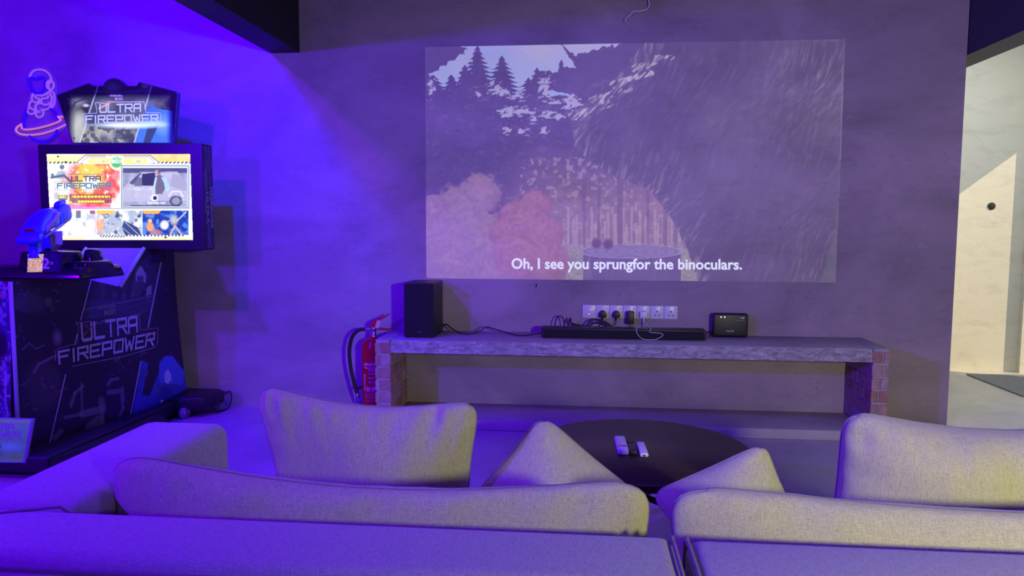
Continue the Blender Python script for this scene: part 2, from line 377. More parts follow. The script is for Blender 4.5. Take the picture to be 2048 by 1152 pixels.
# ------------------------------------------------------------------ projected film picture (light thrown on the wall)
PX0, PX1, PZ0, PZ1 = -1.010, 1.575, .884, 2.361
def tree(P, cx, top, base, hw, seed, tilt=0):
    t = (P.Y-top)/(base-top); ph = (P.Y-top)/9.; saw = ph-np.floor(ph)
    wd = hw*np.clip(t, 0, 1)**.85*(.42+.58*saw)+1.2; j = (vnoise(P.X, P.Y, 4, seed)-.5)*6*np.clip(t*3, 0, 1)
    return (t > 0) & (t < 1.02) & (np.abs(P.X-cx-tilt*t*20+j*.4) < wd+j)
def paint_film(X, Y):
    P = Paint(X, Y); n = fbm(X, Y, 60, 3); nf = fbm(X, Y, 9, 8)
    P.c[..., :3] = np.stack([.012+.02*n, .008+.014*n, .02+.03*n], -1)
    # sky
    sky = inpoly(X, Y, [(856, 92), (1250, 84), (1236, 130), (1180, 172), (1165, 196), (1120, 190), (1062, 200), (1030, 190), (1000, 172), (955, 172), (900, 178), (862, 178), (856, 140)])
    cl = fbm(X, Y, 70, 21); g = np.clip((Y-90)/110, 0, 1)
    skyc = np.stack([.26-.04*g+.16*(cl-.5), .27+.02*g+.08*(cl-.5), .44+.04*g-.14*(cl-.5)], -1)
    trees = np.zeros(X.shape, bool)
    for cx, top, base, hw in ((955, 92, 185, 44), (1004, 112, 195, 46), (930, 130, 185, 30), (1057, 156, 200, 30), (1074, 136, 215, 34), (1084, 156, 215, 26), (903, 150, 185, 26), (1123, 120, 152, 9), (866, 150, 190, 40)): trees |= tree(P, cx, top, base, hw, int(cx))
    jag = (nf-.5)*22
    trees |= inpoly(X+jag, Y+jag*.6, [(840, 80), (934, 96), (918, 112), (880, 136), (852, 152)])
    trees |= inpoly(X+jag, Y+jag*.7, [(1118, 84), (1146, 110), (1170, 104), (1260, 84), (1270, 190), (1180, 200), (1090, 178), (1078, 146), (1120, 140), (1150, 134)])
    m = sky & ~trees; P.c[m, :3] = skyc[m]
    # bright gaps low in the trees
    gaps = [(862, 172, 6, 12), (992, 178, 12, 9), (1010, 184, 9, 6), (1035, 192, 14, 7), (1090, 176, 10, 16), (1012, 224, 12, 8), (1046, 222, 15, 8), (1094, 230, 12, 6), (1118, 232, 8, 5), (1144, 206, 14, 10), (1066, 240, 6, 5), (1046, 264, 8, 5), (1088, 262, 6, 5), (1014, 262, 5, 5), (957, 190, 4, 8), (1108, 205, 9, 4)]
    for x, y, rx, ry in gaps:
        d = np.hypot((X-x)/rx/1.25, (Y-y)/ry/1.25)+(fbm(X+Y*.5, Y*1.6, 6, int(x))-.5)*3.2; P.fill(np.clip((1-d)*3, 0, 1), (.27, .26, .36))
    ndl = fbm(X*.8+Y*.6, Y*1.6-X*.5, 7, 29); P.c[..., :3] += ((~sky) & (Y > 160) & (Y < 420))[..., None]*np.clip(ndl-.58, 0, 1)[..., None]*np.array([.16, .13, .18])
    # warm sunlit ground beyond the trees
    wz = np.clip((Y-290)/130, 0, 1)*np.clip((X-985)/120, 0, 1)*np.clip((1420-X)/70, 0, 1)
    P.c[..., :3] += wz[..., None]*np.array([.13, .075, .065])*(.6+.8*fbm(X, Y, 16, 44))[..., None]
    lf = (fbm(X, Y, 8, 71) > .63) & (Y > 315) & (Y < 500) & (X > 1040) & (X < 1380); P.fill(lf, (.27, .22, .20), .55)
    for x in range(1128, 1372, 9):
        hgt = 430+18*math.sin(x*1.7); P.fill((np.abs(X-x-2*math.sin(x)) < 2.6) & (Y > hgt) & (Y < 505), (.30, .22, .22), .55)
    for x, w_ in ((1168, 4), (1198, 3), (1240, 6), (1330, 5), (1352, 4), (1296, 3)): P.fill((np.abs(X-x) < w_) & (Y > 345) & (Y < 505), (.07, .04, .05), .7)
    gr = fbm(X, Y, 4, 91); gm = (Y > 492+6*np.sin(X*.35)) & (X > 1080) & (X < 1420); P.fill(gm, (.19, .17, .13)); P.c[..., :3] *= np.where(gm, .5+gr, 1.)[..., None]
    # autumn shrubs at the left
    def shrub(cl_, base, seed):
        mk = np.zeros(X.shape); sh = np.zeros(X.shape)
        for x, y, r in cl_:
            d = np.hypot(X-x, (Y-y)*1.05)/r+(fbm(X, Y, 7, seed)-.5)*.45; k = np.clip((1-d)*5, 0, 1); mk = np.maximum(mk, k); sh = np.maximum(sh, k*(1-.5*d+.25*(y-Y)/r))
        leaf = .62+.75*fbm(X, Y, 6, seed+5)
        m_ = mk[..., None]; P.c[..., :3] = P.c[..., :3]*(1-m_)+m_*np.array(base)*(.55+.6*sh*1.0)[..., None]*leaf[..., None]
    shrub([(880, 470, 60), (925, 420, 62), (960, 390, 50), (900, 520, 70), (960, 480, 70), (985, 530, 60), (868, 420, 35)], (.17, .10, .105), 5)
    shrub([(1045, 440, 52), (1080, 470, 52), (1040, 510, 60), (1095, 525, 50), (1010, 465, 34), (1070, 410, 36)], (.21, .085, .10), 15)
    # tree stump
    P.rect(1166, 503, 1362, 562, (.045, .03, .07)); bark = fbm(X*5, Y*.4, 22, 33); P.fill((X > 1166) & (X < 1362) & (Y > 503), (.11, .085, .12), np.clip((bark-.5)*3, 0, 1)*np.clip(np.abs(X-1264)/98, .15, 1))
    d = np.hypot((X-1262)/102, (Y-503)/14); P.fill(d < 1, (.14, .11, .20)); P.fill((d < 1) & (np.abs((d*5) % 1-.5) < .12), (.09, .065, .13))
    P.fill((d > .95) & (d < 1.04), (.22, .17, .25), .7)
    for x, y in ((1193, 487), (1216, 489)): P.blob(x, y, 12, 12, (.05, .012, .018)); P.line([(x-6, y-11), (x+8, y-8)], 3, (.12, .05, .05))
    # great dark mossy bank filling the right side
    bank = [(1290, 84), (1236, 150), (1175, 205), (1140, 232), (1152, 300), (1215, 345), (1300, 380), (1345, 440), (1375, 500), (1398, 566), (1640, 566), (1665, 480), (1682, 380), (1700, 80)]
    jb = (nf-.5)*10; bmk = inpoly(X+jb, Y+jb, bank)
    ang = fbm((X*.8+Y*.6+14*np.sin(Y*.03))*1.0, (Y*.8-X*.6)*.16, 3.2, 51, 3)*.65+fbm((X*.95+Y*.3+20*np.sin(X*.02)), (Y*.95-X*.3)*.12, 4.5, 52, 2)*.35
    edge = np.full(X.shape, 1e9)
    for (x1, y1), (x2, y2) in zip(bank[:9], bank[1:10]):
        L2 = (x2-x1)**2+(y2-y1)**2; t = np.clip(((X-x1)*(x2-x1)+(Y-y1)*(y2-y1))/L2, 0, 1); edge = np.minimum(edge, np.hypot(X-x1-t*(x2-x1), Y-y1-t*(y2-y1)))
    rim = np.exp(-edge/30); big = fbm(X, Y, 120, 61)
    val = .008+.06*np.clip(big-.45, 0, 1)+.34*np.clip(ang-.5, 0, 1)*(.22+1.5*rim)+.02*rim
    val += .10*np.clip(ang-.42, 0, 1)*np.exp(-np.hypot((X-1640)/70, (Y-160)/60))*3+.05*np.clip(ang-.42, 0, 1)*np.clip((X-1500)/180, 0, 1)*np.clip((Y-380)/150, 0, 1)*3
    P.c[bmk, :3] = (val[..., None]*np.array([1.0, .86, 1.05]))[bmk]
    hay = (np.abs((X-1160)*.78-(236-Y)*1.02+10*np.sin(Y*.2)) < 16) & (Y < 240) & (Y > 110); P.fill(hay, (.36, .30, .33), np.clip((fbm((X+Y)*.9, (Y-X)*.2, 4, 77)-.45)*4, 0, 1))
    out = (~bmk) & (X > 1600); P.c[out, :3] = np.array([.035, .04, .03])*(.6+gr[out][:, None])
    P.fill((np.abs(X-(1686-.022*(Y-90))) < 1.2) & (Y > 130) & (Y < 400), (.10, .10, .13), .8)
    P.c[..., :3] += np.array([.010, .009, .013])
    P.c[..., 3] = 1
    return P.c
def mat_film():
    t = concrete('film_light_on_plaster', WALLC); a = t.n('ShaderNodeAttribute'); a.attribute_name = 'ink'
    t.l(a.outputs['Color'], t.b.inputs['Emission Color']); t.b.inputs['Emission Strength'].default_value = 1.0
    return t.m
q0 = topx((PX0, 0, PZ1)); q1 = topx((PX1, 0, PZ0))
film_root = root('projected_picture', (.28, -.002, PZ0), 'projected film picture of forest and tree stump on the cement wall', 'projection')
NX, NZ = 640, 366
def film_map(x, y): return np.stack([x, np.full(x.shape, -.002), y], -1)
def film_paint(X, Z):
    pts = np.stack([X, np.zeros(X.shape), Z], -1); px, py = topx(pts); return paint_film(px, py)
fo = sheet('picture', PX0, PZ0, PX1, PZ1, (PX1-PX0)/NX, lambda x, z: np.stack([x, np.full(x.shape, -.002), z], -1), film_paint, mat_film(), film_root)
M_sub = plain('subtitle_light', (.3, .3, .3), .8, emit=(.66, .68, .92), es=.95)
sq = [atY(a, b, -.004) for a, b in ((1023, 516), (1484, 518), (1484, 546), (1023, 544.5))]
text('subtitle_lettering', 'Oh, I see you sprungfor the binoculars.', sq, M_sub, film_root, .022, words=True)

# ------------------------------------------------------------------ media bench
XL0, XL1, XR0, XR1, YF, ZT = -1.240, -1.143, 1.655, 1.750, -.43, .541
bench = root('media_bench', (.25, -.215, 0), 'long concrete bench on brick piers under the projected picture', 'bench')
box('slab', (XL1+.001, YF+.004, .462), (XR0-.001, -.002, ZT), M_slab, bench, .004, 2)
box('slab_face', (XL1+.002, YF, .463), (XR0-.002, YF+.004, ZT-.004), M_patina, bench)
box('plinth', (XL1+.001, YF-.004, .0005), (XR0-.001, -.002, .062), M_slab, bench, .006, 2)
def pier(x0, x1, side):
    p = box('pier', (x0+.006, YF+.008, .001), (x1-.006, -.003, ZT-.006), M_mort, bench)
    box('pier_cap', (x0+.002, YF+.004, ZT-.006), (x1-.002, -.002, ZT), M_slab, p, .003, 2)
    n = 7; ch = (ZT-.008)/n
    for i in range(n):
        z0 = .001+i*ch; z1 = z0+ch-.011
        cut = x0+(x1-x0)*(.36+.04*((i*3) % 3-1)) if side < 0 else x0+(x1-x0)*(.62 if i == n-1 else .45+.03*(i % 3))
        ln = [.11, .215, .105] if i % 2 else [.215, .11, .105]
        y = YF
        for k, L in enumerate(ln):
            yb = min(y+L-.010, -.004); jit = random.uniform(-.002, .002)
            if k == 0:
                for a, b in ((x0, cut-.0035), (cut+.0035, x1)): box('brick', (a, y+random.uniform(-.002, .003), z0), (b, yb, z1+random.uniform(-.002, .002)), M_brick, p, .003, 1)
            else: box('brick', (x0+jit, y, z0), (x1+jit, yb, z1), M_brick, p, .003, 1)
            y += L
pier(XL0, XL1, -1); pier(XR0, XR1, 1)
# subwoofer
sw = root('subwoofer', (-.99, -.19, ZT), 'tall black subwoofer box at the left end of the bench', 'speaker')
box('cabinet', (-1.082, -.325, ZT+.004), (-.896, -.03, .876), M_blackplastic, sw, .003, 2)
box('grille', (-1.080, -.334, ZT+.006), (-.898, -.325, .873), M_blackmesh, sw, .003, 2)
box('badge', atY(835, 664.2, -.3355)+np.array([0, 0, 0]), atY(842, 663, -.3355)+np.array([0, .001, 0]), M_chrome, sw)
for a in (-1.06, -.92):
    for b in (-.31, -.05): box('foot', (a-.01, b-.01, ZT), (a+.01, b+.01, ZT+.0045), M_rubber, sw)
# sound bar
sb = root('soundbar', (.26, -.2, ZT), 'long low black soundbar on the bench under the sockets', 'soundbar')
bx0, bx1 = -.241, .752
box('body', (bx0, -.250, ZT+.003), (bx1, -.155, ZT+.066), M_blackplastic, sb, .008, 3)
box('grille', (bx0+.012, -.2535, ZT+.008), (bx1-.012, -.2495, ZT+.056), M_blackmesh, sb, .0015, 1)
box('button_strip', (.32, -.225, ZT+.0655), (.42, -.19, ZT+.0675), plain('grey_strip', (.1, .1, .11), .3), sb)
for x in (-.2, .7): box('foot', (x-.02, -.23, ZT), (x+.02, -.18, ZT+.004), M_rubber, sb)
# router
rt = root('router', (.93, -.06, ZT), 'black upright internet router at the right on the bench', 'router')
ra = atY(1425.5, 626, -.075); rb_ = atY(1495.5, 672, -.075)
box('shell', (ra[0], -.085, ZT+.001), (rb_[0], -.035, ra[2]), M_blackplastic, rt, .016, 4)
M_led = plain('white_led', (.8, .8, .75), .3, emit=(1, .96, .8), es=2.5)
for x in (1442, 1449.3): lathe('indicator_light', [(.0036, 0), (.0036, .002), (.0005, .0024)], atY(x, 634, -.085), M_led, rt, 10, (0, -1, 0))
q = lambda L: [atY(a, b, -.0856) for a, b in L]
lathe('emblem', [(.006, 0), (.006, .001), (.0005, .0012)], atY(1482.5, 636, -.085), plain('emblem_grey', (.55, .56, .6), .4), rt, 14, (0, -1, 0)); lathe('emblem', [(.006, 0), (.006, .001), (.0005, .0012)], atY(1487, 636, -.085), plain('emblem_white', (.7, .72, .78), .4), rt, 14, (0, -1, 0))
box('logo_line', atY(1473, 641.6, -.0856), atY(1489.5, 640.9, -.0856)+np.array([0, .0008, 0]), plain('print_grey', (.2, .2, .22), .5), rt)
text('logo_lettering', 'maxis', q(((1453, 660), (1462.5, 660), (1462.5, 663.6), (1453, 663.6))), plain('print_white', (.55, .55, .57), .5), rt, .01)
lathe('logo_dot', [(.006, 0), (.006, .0008), (.0005, .001)], atY(1465.5, 662.2, -.085), plain('print_white_dot', (.5, .5, .52), .5), rt, 14, (0, -1, 0))

# ------------------------------------------------------------------ wall sockets and plugs
M_plate = plain('socket_plate', (.70, .68, .70), .3, var=.03)
M_hole = plain('socket_hole', (.01, .01, .01), .8)
S0 = atY(1165, 609.6, 0); SW = 7*.086; names = ['blank-looking switch plate with small glowing dot, leftmost of the wall sockets', 'white wall socket second from left, behind a black plug', 'white wall socket third from left, behind a black plug', 'white wall socket behind the black box-shaped power adapter', 'white wall socket behind the white charger', 'empty white wall socket beside the white charger', 'empty white wall socket at the right end of the row']
sx = []
for i in range(7):
    x0 = S0[0]+i*.0863; x1 = x0+.0855; z1 = S0[2]+.001; z0 = z1-.0855; xm = (x0+x1)/2; sx.append((xm, (z0+z1)/2, z1))
    r = root('wall_socket', (xm, 0, z0), names[i], 'socket', 'wall sockets above the bench')
    box('plate', (x0, -.009, z0), (x1, -.0005, z1), M_plate, r, .003, 2)
    if i == 0:
        box('rocker', (x0+.015, -.012, z0+.016), (x1-.015, -.0085, z1-.016), M_plate, r, .002, 2)
        lathe('indicator_light', [(.003, 0), (.003, .0015), (.0005, .002)], (xm, -.012, z0+.026), plain('red_led', (.8, .3, .2), .3, emit=(1, .35, .2), es=2), r, 10, (0, -1, 0))
    else:
        box('switch', (x1-.024, -.0125, z1-.026), (x1-.010, -.0088, z1-.013), M_white, r, .0015, 2)
        box('pin_hole', (xm-.003, -.0096, z0+.044), (xm+.003, -.0085, z0+.054), M_hole, r)
        for s in (-1, 1): box('pin_hole', (xm+s*.0125-.004, -.0096, z0+.022), (xm+s*.0125+.004, -.0085, z0+.028), M_hole, r)
def uk_plug(i, label):
    xm, zm, _ = sx[i]; zc = zm-.013
    r = root('power_plug', (xm, -.01, zc-.03), label, 'plug', 'black plugs in the wall sockets')
    pts = [(xm-.0245, -.0105, zc-.014), (xm-.02, -.0105, zc-.022), (xm+.02, -.0105, zc-.022), (xm+.0245, -.0105, zc-.014), (xm+.0245, -.0105, zc-.002), (xm+.013, -.0105, zc+.021), (xm-.013, -.0105, zc+.021), (xm-.0245, -.0105, zc-.002)]
    prism('body', pts, (0, -.036, 0), M_blackplastic, r, .004, 2)
    tube('strain_relief', [(xm, -.03, zc-.02), (xm-.001, -.031, zc-.038)], [.006, .004], M_rubber, r)
    tube('cord', spline([(xm-.001, -.031, zc-.036), (xm-.004, -.034, zc-.06), (xm-.014, -.04, zc-.085), (xm-.025, -.05, zc-.11), (xm-.03, -.07, ZT+.006), (xm-.03, -.11, ZT+.005)], 5), .0028, M_rubber, r)
    tube('cord_label', [(xm-.0105, -.0385, zc-.074), (xm-.020, -.0455, zc-.099)], .0062, M_white, r, 8)
uk_plug(1, 'black three-pin plug in the second wall socket from the left'); uk_plug(2, 'black three-pin plug in the third wall socket, beside the box adapter')
xm, zm, _ = sx[3]
r = root('power_adapter', (xm, -.01, zm-.075), 'black box-shaped power adapter plugged between the black plugs and white charger', 'adapter')
box('body', (xm-.024, -.055, zm-.072), (xm+.024, -.0105, zm+.008), M_blackplastic, r, .004, 2)
tube('cord', spline([(xm, -.035, zm-.071), (xm+.003, -.036, zm-.10), (xm+.006, -.05, ZT+.012), (xm+.05, -.075, ZT+.006), (xm+.09, -.12, ZT+.005)], 5), .0024, M_rubber, r)
xm, zm, _ = sx[4]
r = root('phone_charger', (xm, -.01, zm-.04), 'white phone charger with white cable looping over the soundbar', 'charger')
box('body', (xm-.024, -.04, zm-.035), (xm+.022, -.0105, zm+.008), M_white, r, .005, 3)
box('connector', (xm-.0045, -.033, zm-.058), (xm+.0045, -.025, zm-.034), M_white, r, .002, 2)
cp = [(xm, -.029, zm-.057), (xm, -.035, zm-.09), (xm+.006, -.08, ZT+.085), (xm+.010, -.14, ZT+.0730), (xm+.018, -.20, ZT+.0725), (xm+.028, -.248, ZT+.0725)]
w0 = [np.maximum(atY(a, b, -.262), (-9, -9, ZT+.0035)) for a, b in ((1299, 664), (1311, 665.5), (1322, 667), (1326, 670), (1321, 674.5), (1310, 679), (1298, 681), (1286, 678), (1277, 671), (1273, 663))]
cp2 = [tuple(p) for p in w0]+[(w0[-1][0]+.003, -.245, ZT+.0725), (w0[-1][0]+.02, -.19, ZT+.0722), (w0[-1][0]+.035, -.16, ZT+.0722)]
tube('cable', spline(cp+cp2, 5), .0019, M_cable, r, 6)
# loose cables
c = tube('speaker_cable', spline([(-.90, -.02, ZT+.03), (-.885, -.05, ZT+.045), (-.86, -.08, ZT+.05), (-.82, -.12, ZT+.03), (-.76, -.15, ZT+.006), (-.68, -.16, ZT+.006), (-.63, -.13, ZT+.025), (-.60, -.12, ZT+.045), (-.55, -.13, ZT+.035), (-.48, -.16, ZT+.02), (-.40, -.19, ZT+.006), (-.33, -.195, ZT+.008), (-.238, -.19, ZT+.022)], 5), .004, M_rubber); tag(c, 'black cable lying along the bench between subwoofer and soundbar', 'cable')
c = tube('cable_loop', spline([(-.17, -.10, ZT+.006), (-.165, -.09, ZT+.06), (-.155, -.085, ZT+.10), (-.135, -.085, ZT+.118), (-.112, -.085, ZT+.10), (-.105, -.09, ZT+.05), (-.11, -.10, ZT+.006)], 6), .004, M_rubber); tag(c, 'single thin black cable loop standing up behind the soundbar, left', 'cable')
c = tube('cable_coil', spline([(-.085, -.09, ZT+.006), (-.08, -.085, ZT+.07), (-.065, -.085, ZT+.105), (-.06, -.095, ZT+.075), (-.02, -.10, ZT+.065), (.03, -.10, ZT+.06), (.06, -.09, ZT+.09), (.10, -.085, ZT+.10), (.15, -.085, ZT+.085), (.19, -.09, ZT+.06), (.15, -.10, ZT+.075), (.09, -.10, ZT+.082), (.05, -.10, ZT+.06), (-.03, -.105, ZT+.055), (-.075, -.10, ZT+.05), (-.03, -.11, ZT+.03), (.1, -.11, ZT+.03), (.18, -.10, ZT+.006)], 5), .0055, M_rubber); tag(c, 'thick black cable bundled behind the soundbar, under the leftmost socket', 'cable')
c = tube('router_cable', spline([(.748, -.18, ZT+.02), (.77, -.15, ZT+.03), (.79, -.10, ZT+.035), (.81, -.06, ZT+.03), (.832, -.05, ZT+.02)], 5), .0035, M_rubber); tag(c, 'short black cable from soundbar to router', 'cable')

# ------------------------------------------------------------------ fire extinguisher
EX, EY, ER = -1.325, -.15, .078
fe = root('fire_extinguisher', (EX, EY, 0), 'red fire extinguisher on the floor beside the left brick pier', 'fire extinguisher')
lathe('cylinder', [(.001, 0), (ER-.006, 0), (ER, .012), (ER, .44), (ER-.004, .465), (ER-.016, .488), (ER-.036, .503), (.022, .510), (.022, .518), (.001, .518)], (EX, EY, .001), M_red, fe, 40)
lathe('neck', [(.021, 0), (.021, .012), (.016, .016), (.016, .045), (.019, .05), (.019, .07), (.001, .072)], (EX, EY, .512), M_chrome, fe, 20)
box('lower_handle', (EX-.012, EY-.011, .566), (EX+.125, EY+.011, .576), M_red, fe, .003, 2, rot=((EX, EY, .57), .06, 'Y'))
prism('lever', [(EX-.024, EY-.011, .576), (EX-.012, EY-.011, .612), (EX+.10, EY-.011, .665), (EX+.104, EY-.011, .658), (EX+.01, EY-.011, .600), (EX+.012, EY-.011, .578)], (0, .022, 0), M_red, fe, .002, 1)
box('safety_tag', (EX+.02, EY-.016, .572), (EX+.045, EY-.013, .625), M_brass, fe, .001, 1, rot=((EX+.03, EY, .6), .35, 'Y'))
tube('hose_ferrule', [(EX-.018, EY, .565), (EX-.065, EY, .562)], .0105, M_chrome, fe, 14)
hp = spline([(EX-.06, EY, .562), (EX-.10, EY-.005, .555), (EX-.14, EY-.01, .51), (EX-.158, EY-.012, .42), (EX-.152, EY-.012, .32), (EX-.132, EY-.012, .22), (EX-.112, EY-.012, .15)], 8)
tube('hose', hp, .0115, M_rubber, fe, 14)
tube('hose_tip', [(EX-.113, EY-.012, .152), (EX-.104, EY-.012, .118)], .0105, M_chrome, fe, 14)
tube('nozzle', [(EX-.105, EY-.012, .12), (EX-.091, EY-.012, .075)], [.009, .007], plain('blue_nozzle', (.02, .05, .5), .4), fe, 12)
tube('hose_clip', [(EX-.118, EY-.012, .168), (EX-.095, EY-.01, .185), (EX-.076, EY-.008, .185)], .009, M_rubber, fe, 10)
M_fprint = plain('white_print', (.72, .70, .72), .4, var=.05)
CA = math.atan2(CAM[1]-EY, CAM[0]-EX)                # print faces the room
def cyl(u, z, off=.0006): a = CA+np.asarray(u)/ER; return np.stack([EX+(ER+off)*np.cos(a), EY+(ER+off)*np.sin(a), np.asarray(z)+0*a], -1)
def ctext(s, u0, u1, z0, z1, shear=0, bold=.01, vert=False, name='lettering'):
    v, f = textpts(s, bold, shear)
    if vert: return mesh(name, cyl(u0+(1-v[:, 1])*(u1-u0), z0+v[:, 0]*(z1-z0)), f, M_fprint, fe)
    return mesh(name, cyl(u0+v[:, 0]*(u1-u0), z0+v[:, 1]*(z1-z0)), f, M_fprint, fe)
ctext('UNIQUE', -.074, .050, .336, .358, .3, .03)
ctext('FIRE EXTINGUISHER', -.072, .044, .322, .331, .0, .01)
ctext('ABC POWDER', -.074, -.060, .175, .285, 0, .01, True)
def cbars(name, bars):
    v = []; f = []
    for u0, u1, z0, z1 in bars:
        n = 6
        for i in range(n):
            k = len(v); a = u0+(u1-u0)*i/n; b = u0+(u1-u0)*(i+1)/n
            v += [tuple(cyl(a, z0)), tuple(cyl(b, z0)), tuple(cyl(b, z1)), tuple(cyl(a, z1))]; f.append((k, k+1, k+2, k+3))
    return mesh(name, v, f, M_fprint, fe)
for bar in [(-.062, .062, .319, .3205), (-.04, .045, .312, .3145), (-.04, .045, .306, .3085), (-.038, .058, .290, .2925), (-.038, .058, .284, .286), (-.038, .058, .262, .2645), (-.038, .05, .256, .258), (-.038, .058, .234, .2365), (-.038, .05, .228, .230), (-.06, .06, .160, .1615), (-.06, .05, .148, .150), (-.06, .06, .137, .1385), (-.06, .04, .129, .1305), (-.06, .06, .112, .1135)]: cbars('label_line', [bar])
for k in range(3): cbars('pictogram', [(-.05+k*.034, -.026+k*.034, .176, .181), (-.05+k*.034, -.045+k*.034, .181, .202), (-.043+k*.034, -.026+k*.034, .185, .202)])

# ------------------------------------------------------------------ neon wall sign
def npx(a, b, off=.022): return atY(20+a/6.4, 120+b/6.4, -off)
ns = root('neon_sign', tuple(atY(75, 285, -.012)), 'neon tube wall sign of an astronaut sitting on a ringed planet', 'neon sign')
M_tubeW = plain('pale_neon_tube', (.72, .55, .80), .35, emit=(.42, .2, .8), es=.35); M_tubeB = plain('blue_neon_tube', (.05, .03, .75), .35, emit=(.03, .0, .9), es=.5); M_tubeO = plain('orange_neon_tube', (.9, .42, .25), .35, emit=(.8, .28, .25), es=.5)
t = NT('clear_acrylic'); t.set(Base_Color=(.8, .8, .9), Roughness=.1, Alpha=.05); M_acr = t.m
back = [(330, 95), (440, 95), (520, 150), (590, 260), (598, 400), (600, 600), (700, 700), (740, 780), (700, 870), (640, 930), (560, 1020), (470, 1065), (380, 1068), (290, 1040), (230, 995), (130, 985), (60, 930), (70, 860), (150, 800), (170, 720), (215, 620), (240, 540), (255, 420), (225, 330), (225, 230), (260, 140)]
bp = spline([npx(a, b, .008) for a, b in back], 3, True)
prism('backing', bp, (0, -.005, 0), M_acr, ns)
tube('backing_edge', bp, .0035, plain('acrylic_edge', (.45, .3, .75), .3), ns, 6, True)
def neon(name, L, m, closed=False, r=.0068): tube(name, spline([npx(a, b) for a, b in L], 6, closed), r, m, ns, 8, closed)
neon('helmet_tube', [(252, 225), (270, 175), (310, 135), (370, 122), (430, 130), (480, 160), (515, 205), (530, 262)], M_tubeW)
neon('visor_tube', [(242, 270), (262, 232), (300, 232), (335, 245), (370, 225), (405, 218), (440, 240), (455, 290), (445, 350), (425, 400), (385, 425), (335, 425), (290, 400), (258, 345)], M_tubeB, True, .0095)
neon('earpiece_tube', [(515, 262), (550, 285), (560, 330), (540, 370), (510, 378), (480, 355), (470, 310), (485, 275)], M_tubeW, True)
neon('earpiece_tube', [(520, 275), (500, 300), (490, 335), (505, 370)], M_tubeW)
neon('collar_tube', [(340, 445), (400, 455), (450, 440), (500, 405)], M_tubeW)
neon('body_tube', [(500, 405), (525, 400), (560, 430), (572, 490), (565, 560), (545, 600), (520, 605), (530, 540), (535, 480), (510, 430), (498, 405)], M_tubeW)
neon('arm_tube', [(488, 450), (480, 485), (440, 490), (405, 500), (400, 540), (430, 570), (480, 570), (515, 545)], M_tubeW)
neon('arm_tube', [(297, 425), (280, 470), (285, 515), (315, 540), (350, 542), (372, 520), (365, 495), (325, 485)], M_tubeW)
neon('arm_tube', [(297, 430), (290, 450), (315, 460), (335, 480)], M_tubeW)
neon('leg_tube', [(280, 525), (252, 550), (250, 595), (275, 625), (310, 636)], M_tubeW)
neon('leg_tube', [(395, 555), (345, 565), (325, 605), (345, 650), (385, 668)], M_tubeW)
neon('leg_tube', [(395, 635), (440, 638), (495, 620), (520, 580)], M_tubeW)
neon('foot_tube', [(310, 640), (322, 665), (290, 690), (250, 688), (225, 660), (232, 625), (262, 615)], M_tubeW)
neon('foot_tube', [(345, 655), (332, 695), (350, 728), (390, 732), (422, 705), (428, 665), (415, 640)], M_tubeW)
neon('planet_tube', [(225, 625), (195, 690), (175, 770), (178, 830), (190, 878)], M_tubeB, False, .0095)
neon('planet_tube', [(515, 622), (560, 660), (595, 715), (610, 780)], M_tubeB, False, .0095)
neon('planet_tube', [(605, 890), (580, 955), (520, 1015), (440, 1042), (360, 1035), (295, 1005), (250, 968)], M_tubeB, False, .0095)
neon('ring_tube', [(595, 725), (680, 728), (740, 760), (735, 810), (660, 855), (540, 905), (400, 945), (260, 960), (140, 950), (85, 915), (80, 880), (110, 845), (165, 815)], M_tubeO)
neon('ring_tube', [(165, 830), (148, 860), (170, 885), (240, 890), (360, 872), (500, 835), (610, 795), (650, 765), (630, 742), (600, 738)], M_tubeO)

# ------------------------------------------------------------------ arcade machine
am = root('arcade_machine', (-2.9, -.8, 0), 'two-player shooting arcade machine with lit screen against the blue wall', 'arcade machine')
# lower side panel plane
sp0 = np.array([-2.735, -1.45, 0]); sp1 = np.array([-2.565, -.2, 0]); sd = (sp1-sp0)/np.linalg.norm(sp1-sp0); sn = np.array([sd[1], -sd[0], 0])     # sn faces the room (+x)
def side(px, py, off=0.): return onplane(px, py, sp0+sn*off, sn)
zt = .985
def sidexyz(s, z): return sp0+sd*s+np.array([0, 0, z])
LS = np.linalg.norm(sp1-sp0)
bodyout = [(0, .10), (0, .955), (.472, .925), (.715, .835), (.925, 1.045), (1.175, 1.071), (1.18, .877), (1.195, .62), (1.25, .10)]
body = prism('cabinet_body', [sidexyz(s, z) for s, z in bodyout], (-.66, 0, 0), M_black, am)
# base with casters
box('base', (-3.52, -1.51, .03), (-2.55, -.10, .115), M_blackplastic, am, .012, 2)
prism('base_skirt', [(-2.551, -1.50, .032), (-2.545, -1.50, .10), (-2.52, -.62, .10), (-2.45, -.60, .04)], (0, .001, 0), M_blackplastic, am)
tb = [atZ(360, 783, .14), atZ(430, 780, .14)]
bt = prism('rear_foot', [(-2.62, -.40, .06), (-2.40, -.34, .06), (-2.34, -.26, .06), (-2.34, -.14, .06), (-2.40, -.08, .06), (-2.62, -.08, .06)], (0, 0, .075), M_blackplastic, am, .01, 2)
for (x, y) in ((-2.50, -.36), (-2.42, -.12)):
    cw = lathe('caster', [(.012, -.012), (.034, -.012), (.037, -.008), (.037, .008), (.034, .012), (.012, .012)], (x, y, .038), plain('caster_grey', (.25, .24, .26), .4), am, 24, (1, -.5, 0))
    lathe('hub', [(.012, -.014), (.012, .014)], (x, y, .038), M_chrome, cw, 14, (1, -.5, 0))
tube('power_cord', spline([(-2.36, -.10, .10), (-2.33, -.09, .12), (-2.315, -.10, .08), (-2.32, -.14, .02), (-2.37, -.2, .008)], 6), .005, M_rubber, am)
